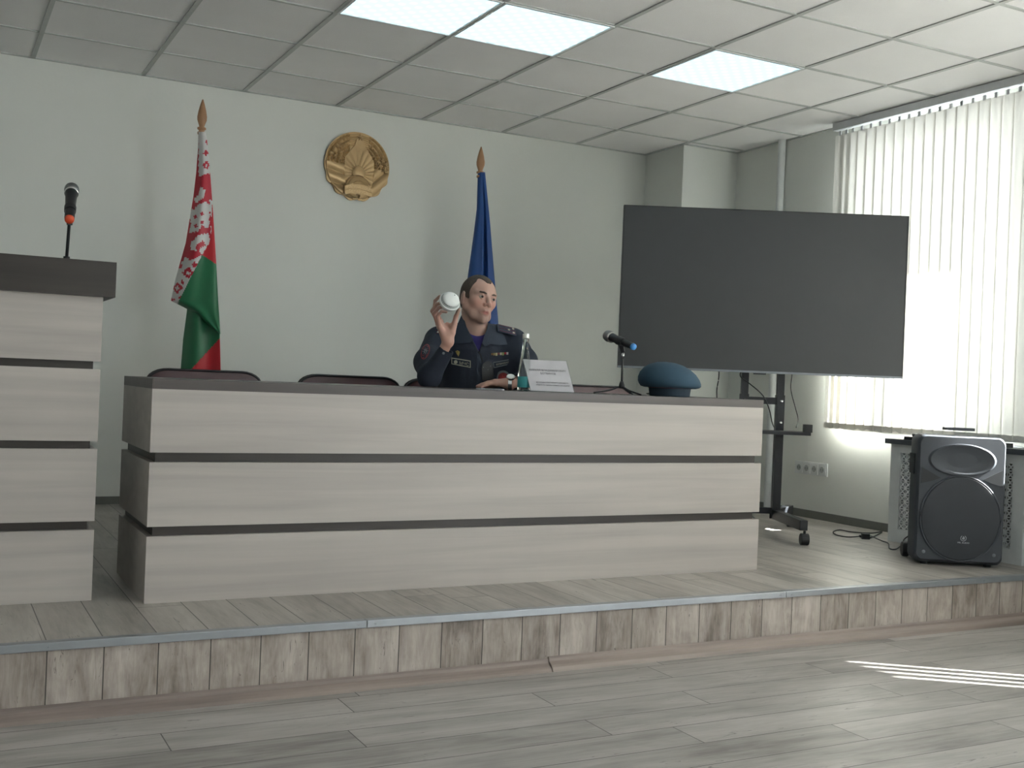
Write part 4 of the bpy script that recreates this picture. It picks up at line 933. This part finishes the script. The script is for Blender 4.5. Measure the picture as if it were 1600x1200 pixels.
def quad(poly):
    xs_ = [q[0] for q in poly]; ys_ = [q[1] for q in poly]; cx_, cy_ = np.mean(xs_), np.mean(ys_); S_ = []
    for x in np.linspace(min(xs_), max(xs_), 12):
        for y in np.linspace(min(ys_), max(ys_), 12):
            d = ray_surf(x, y)
            if inpoly(x, y, list(poly)) and d != 5.15: S_.append((x-cx_, y-cy_, d))
    S_ = np.array(S_); m = np.median(S_[:, 2]); S_ = S_[np.abs(S_[:, 2]-m) < .12]
    f = lambda x, y: np.stack([x*0+1, x, y, x*x, x*y, y*y], -1)
    A = f(S_[:, 0], S_[:, 1]); co = np.linalg.lstsq(A, S_[:, 2], rcond=None)[0]; e = (S_[:, 2]-A@co).min()
    return lambda q: float(f(np.array(q[0]-cx_), np.array(q[1]-cy_))@co)+max(e, -.012)
def patch(name, poly, m, off=.002, th=.003, parent=None, n=8, Dfix=None):
    # poly in picture coordinates, draped on the cloth, with real thickness
    P_ = [Vector((x, y)) for x, y in poly]; c = sum(P_, Vector((0, 0)))/len(P_)
    dense = []
    for a, b_ in zip(P_, P_[1:]+P_[:1]):
        k = max(1, int((b_-a).length/2.5))
        for i in range(k): dense.append(a.lerp(b_, i/k))
    b = nb(); rings = []
    R_n = n
    for r in range(1, R_n+1):
        ring = []
        for d in dense:
            q = c.lerp(d, r/R_n); D = (Dfix(q) if Dfix else ray_surf(q.x, q.y))-off-th; ring.append(b.verts.new(lp(q.x, q.y, D)))
        rings.append(ring)
    D = (Dfix(c) if Dfix else ray_surf(c.x, c.y))-off-th; cv = b.verts.new(lp(c.x, c.y, D))
    N_ = len(dense)
    for i in range(N_): b.faces.new((cv, rings[0][i], rings[0][(i+1) % N_]))
    for A, B_ in zip(rings, rings[1:]):
        for i in range(N_): b.faces.new((A[i], B_[i], B_[(i+1) % N_], A[(i+1) % N_]))
    back = []
    for d in dense: D = (Dfix(d) if Dfix else ray_surf(d.x, d.y))-off+.001; back.append(b.verts.new(lp(d.x, d.y, D)))
    for i in range(N_): b.faces.new((rings[-1][i], back[i], back[(i+1) % N_], rings[-1][(i+1) % N_]))
    return obj(name, b, m, parent or person, smooth=True, auto=.7)
def draw_text(txt, cx, cy, hpx, slope, m, parent, off, pf, xs=1):
    tm = text_mesh(txt, 1, .0); ys_ = [v.co.y for v in tm.vertices]; sc = hpx/(max(ys_)-min(ys_)); 
    for v in tm.vertices:
        x, y = v.co.x*sc*xs, v.co.y*sc; px, py = cx+x, cy-y+slope*x; v.co = lp(px, py, pf((px, py))-off)
    return me_obj('badge_text', tm, m, parent)
M_jb = mat('navy collar cloth', '303947', .8, bump=(60, .3, .002)); M_bdr = mat('cream embroidery', 'b5b2a0', .7); M_goldt = mat('gold badge', 'b59f62', .35, .7); M_mar = mat('maroon stripe', '5c2740', .7); M_redp = mat('red badge cloth', '8a3034', .7); M_greyb = mat('grey embroidery', '74797d', .7)
# collar wings
patch('collar', [(722, 490), (725, 497), (729, 511), (733, 519), (740, 531), (734.5, 535.5), (722, 536.5), (708, 536), (710, 524), (713, 511), (718, 499)], M_jb, .003, .007, None, 8, quad([(722, 490), (725, 497), (729, 511), (733, 519), (740, 531), (734.5, 535.5), (722, 536.5), (708, 536), (710, 524), (713, 511), (718, 499)]))
patch('collar', [(762.5, 504), (761, 514), (757, 524), (753, 536), (758, 542), (766, 537.5), (780, 539.5), (793, 538.5), (789, 527), (782, 516), (772, 508)], M_jb, .003, .007, None, 8, quad([(762.5, 504), (761, 514), (757, 524), (753, 536), (758, 542), (766, 537.5), (780, 539.5), (793, 538.5), (789, 527), (782, 516), (772, 508)]))
patch('placket', [(745.5, 549), (751, 549), (752.5, 575), (754, 603), (745, 603), (745, 575)], M_jb, .001, .003)
# chest tags
pf = plane([(x, y) for x in (708, 715, 722, 729, 734) for y in (562, 567, 572)])
tg = patch('chest_tag', [(705.2, 558.5), (735.5, 563.5), (735.5, 574.8), (705.2, 569)], M_bdr, .002, .003, None, 2, pf)
patch('tag_field', [(706.6, 560.3), (734.2, 564.8), (734.2, 573.2), (706.6, 567.7)], M_jack, .0045, .0015, tg, 2, pf)
draw_text('МЧС', 725.2, 568.6, 5.0, .165, M_bdr, tg, .0066, pf)
patch('tag_emblem', [(712+3*math.cos(a), 565.6+3*math.sin(a)) for a in [k*math.pi/5 for k in range(10)]], M_bdr, .0056, .001, tg, 2, pf)
pf2 = plane([(x, y) for x in (773, 779, 785, 791) for y in (563, 568, 572)])
tg = patch('chest_tag', [(770.5, 565.8), (799.5, 560.5), (800.5, 568.5), (771.5, 575.2)], M_greyb, .006, .003, None, 2, pf2)
patch('tag_field', [(771.6, 567), (798.6, 562), (799.3, 567.5), (772.6, 573.6)], M_jack, .0085, .0015, tg, 2, pf2)
draw_text('БОТВИНОВ К.В.', 785.6, 568.0, 3.0, -.19, M_bdr, tg, .0106, pf2, .68)
# sleeve patch, round patch
ov = lambda cx, cy, a, b_, r, n=24: [(cx+a*math.cos(t)*math.cos(r)-b_*math.sin(t)*math.sin(r), cy+a*math.cos(t)*math.sin(r)+b_*math.sin(t)*math.cos(r)) for t in [2*math.pi*k/n for k in range(n)]]
tg = patch('sleeve_patch', ov(664.5, 549.5, 6.3, 12.5, .32), M_redp, .001, .002); patch('patch_field', ov(664.5, 549.5, 5.2, 11.2, .32), M_jack, .003, .001, tg, 5)
patch('patch_emblem', [(664.5+(5.2 if k % 2 else 2)*math.cos(k*math.pi/8+.3), 548.5+(6.5 if k % 2 else 2.5)*math.sin(k*math.pi/8+.3)) for k in range(16)], M_greyb, .0038, .001, tg, 3)
pf = plane([(x, y) for x in (778, 783, 788, 793) for y in (580, 584, 588)]); tg = patch('round_patch', ov(786, 589, 10.8, 10.2, 0), M_greyb, .003, .002, None, 3, pf); patch('patch_field', ov(786.3, 590, 8, 7.8, 0), M_redp, .0045, .0015, tg, 3, pf)
patch('patch_emblem', [(786.3+(5.5 if k % 2 else 2)*math.cos(k*math.pi/5), 590+(5.5 if k % 2 else 2)*math.sin(k*math.pi/5)) for k in range(10)], mat('bright red', 'b23a38', .6), .0055, .001, tg, 3, pf)
# gold breast badge and ribbons
patch('breast_badge', [(711.5, 549), (715, 547.2), (718.5, 549.5), (718, 553), (716.2, 557), (714, 553.5)], M_goldt, .001, .004)
for i, c in enumerate(('7a5a30', '8a7a4a', 'a9a07a', '6b3030', 'b8b09a', '8f9a60', 'b03038', 'c9b9b9')):
    x = 767.5+3.4*i; y = 553.2-.22*i; patch('ribbon_bar', [(x, y-1.4), (x+3, y-1.6), (x+3, y+1.6+(i % 3)*.7), (x, y+1.8+(i % 3)*.7)], mat('ribbon %d' % i, c, .6), .001, .003, None, 2)
# shoulder boards
def board(name, a, b_, wdt, up, stars):
    a, b_, up = map(Vector, (a, b_, up)); d = (b_-a).normalized(); sd = up.normalized().cross(d).normalized(); up = d.cross(sd).normalized()
    T = Matrix(((d.x, sd.x, up.x, a.x), (d.y, sd.y, up.y, a.y), (d.z, sd.z, up.z, a.z), (0, 0, 0, 1))); L = (b_-a).length
    o = obj(name, bx(0, L, -wdt/2, wdt/2, 0, .008, M=T), M_jb, person, bevel=.002)
    for s in (-1, 0.0, 1): obj('stripe', bx(.008, L-.002, s*wdt*.38-.0016, s*wdt*.38+.0016, .008, .0095, M=T), M_mar, o)
    for (u, v) in stars:
        b = nb(); ring = []; c = b.verts.new((u*L, v*wdt, .0145))
        for k in range(10): r = .0085 if k % 2 == 0 else .0038; ring.append(b.verts.new((u*L+r*math.cos(k*math.pi/5), v*wdt+r*math.sin(k*math.pi/5), .0096)))
        for k in range(10): b.faces.new((c, ring[k], ring[(k+1) % 10]))
        b.faces.new(ring[::-1]); bmesh.ops.transform(b, matrix=T, verts=b.verts); obj('star', b, mat('silver star', 'd8d4c4', .3, .6), o)
board('shoulder_board', lp(776, 513, 5.19), lp(805, 520, 5.225), .050, Vector((.22, -1.0, 1)), [(.62, 0), (.86, .27), (.86, -.27)])
board('shoulder_board', lp(712, 511, 5.17), lp(681, 519, 5.18), .050, Vector((-.22, -1.0, 1)), [(.62, 0), (.86, .27), (.86, -.27)])
obj('cuff_button', (lambda b: (lathe(b, [(.006, 0), (.006, .003), (.003, .004)], Matrix.Translation(Vector(lp(693, 552, ray_surf(693, 552)-.001))) @ Matrix.Rotation(math.pi/2, 4, 'X'), 14), b)[1])(nb()), M_greyb, person)
# wristwatch
b = nb(); wc = WL2+(WL-WL2)*.1; wx = np.array([1., .05, .1])
pts = [Vector(WL2+np.array([.004, 0, 0])+np.array([.002*math.cos(t), .029*math.cos(t), .027*math.sin(t)])) for t in [2*math.pi*k/28 for k in range(29)]]
rings = []
for i, p_ in enumerate(pts):
    c = Vector(WL2)+Vector((.004, 0, 0)); n_ = (p_-c).normalized(); rings.append([b.verts.new(p_+n_*u+Vector((v, 0, 0))) for u, v in ((0, -.009), (.0035, -.008), (.0035, .008), (0, .009))])
for A, B_ in zip(rings, rings[1:]):
    for i in range(4): b.faces.new((A[i], A[(i+1) % 4], B_[(i+1) % 4], B_[i]))
wt = obj('wristwatch', b, M_chrome, person, smooth=True, auto=.6)
b = nb(); q = Vector(WL2)+Vector((.004, -.017, .026)); nn = Vector((0, -.55, .8)).normalized(); lathe(b, [(.0175, -.004), (.019, .0), (.019, .006), (.016, .008)], Matrix.Translation(q) @ nn.to_track_quat('Z', 'Y').to_matrix().to_4x4(), 24); wcs = obj('watch_case', b, M_chrome, wt, smooth=True, auto=.6)
b = nb(); lathe(b, [(.0155, .0081), (.0155, .0085)], Matrix.Translation(q) @ nn.to_track_quat('Z', 'Y').to_matrix().to_4x4(), 24); obj('dial', b, mat('white dial', 'e4e2dc', .2), wcs)
# trousers and shoes, under the desk
Tr = Field((-.30, -.55, .0), (.32, .32, .62), .009); hipc = JC+np.array([0, .02, -.42]); hipc[2] = .57
Tr.cone(hipc+[-.09, 0, 0], hipc+[.09, 0, 0], .12, .12, .04)
for s in (-1, 1):
    h_, k_, a_ = hipc+[s*.09, 0, 0], np.array([s*.13+.05, hipc[1]-.42, .50]), np.array([s*.12+.05, hipc[1]-.42, .09])
    Tr.cone(h_, k_, .088, .066, .03); Tr.cone(k_, a_, .064, .05, .02)
    b = nb(); vs = []
    f = Field(a_+[-.08, -.24, -.1], a_+[.08, .10, .06], .006); f.cone(a_+[0, .02, -.045], a_+[0, -.06, -.045], .045, .042, .02); f.cone(a_+[0, -.06, -.05], a_+[0, -.16, -.052], .042, .036, .02); f.cone(a_, a_+[0, 0, -.04], .042, .045, .02)
    f.F = np.maximum(f.F, .002-f.ax[2][None, None, :]).astype(np.float32); sm_, _ = f.mesh('shoe'); b.free(); me_obj('shoe', sm_, M_micb, person)
tr_, _ = Tr.mesh('trousers'); me_obj('trousers', tr_, M_jack, person)
# radio / body camera on the chest
bc = patch('body_camera', [(753.5, 594), (753, 575), (755, 568), (759, 565), (764, 564.5), (768.5, 567), (770.5, 573), (772, 594)], M_black, .001, .016, None, 3, plane([(x, y) for x in (756, 762, 768) for y in (568, 576, 584, 590)]))
bc.name = 'body_camera'; bc['label'] = 'black body worn device with rounded top clipped to the uniform chest'; bc['category'] = 'device'
mw = Matrix.Translation(OP) @ Matrix.Rotation(RP, 4, 'Z'); bc.parent = None; bc.matrix_world = mw
for x, y in ((755.5, 574), (766.5, 572), (762.5, 577.5)):
    o = patch('indicator', ov(x, y, .7, .6, 0, 8), M_greyb, .0165, .001, None, 2, plane([(x_, y_) for x_ in (756, 762, 768) for y_ in (568, 576, 584, 590)])); o.parent = bc
o = patch('cord', [(746.5, 548), (748, 548), (752.5, 556), (755, 566), (753.8, 566.6), (751, 557)], M_black, .002, .004); o.parent = bc
# smoke detector
dc = Vector(at(702.5, 471.5, 4.80)); dn = (ex*.36-ey*.76+ez*.50).normalized(); M_det = mat('white detector plastic', 'e3e6e4', .4); M_det2 = mat('pale grey slots', 'a9b0ae', .6)
dt = thing('smoke_detector', 'round white domed smoke detector held up in the raised right hand', 'smoke detector', dc); T = dn.to_track_quat('Z', 'Y').to_matrix().to_4x4() @ Matrix.Scale(.9, 4)
b = nb(); lathe(b, [(.030, -.028), (.040, -.026), (.047, -.010), (.0515, -.006), (.053, .000), (.0515, .006), (.047, .008)], T, 48); obj('base', b, M_det, dt, smooth=True, auto=.7)
b = nb(); lathe(b, [(.0475, .008), (.046, .010), (.0405, .012), (.0395, .019)], T, 48); obj('chamber_ring', b, M_det2, dt, smooth=True, auto=.7)
b = nb()
for k in range(28):
    a = 2*math.pi*k/28; box(b, .0385, .0435, -.0015, .0015, .010, .019, M=T @ Matrix.Rotation(a, 4, 'Z'))
obj('slot_ribs', b, M_det, dt)
b = nb(); lathe(b, [(.0425, .018), (.0435, .021), (.040, .026), (.030, .031), (.015, .034), (.001, .035)], T, 48); obj('dome', b, M_det, dt, smooth=True)
b = nb(); lathe(b, [(.0028, .0), (.0028, .003), (.001, .004)], T @ Matrix.Translation((.018, .018, .0315)), 12); obj('indicator_light', b, M_det2, dt)
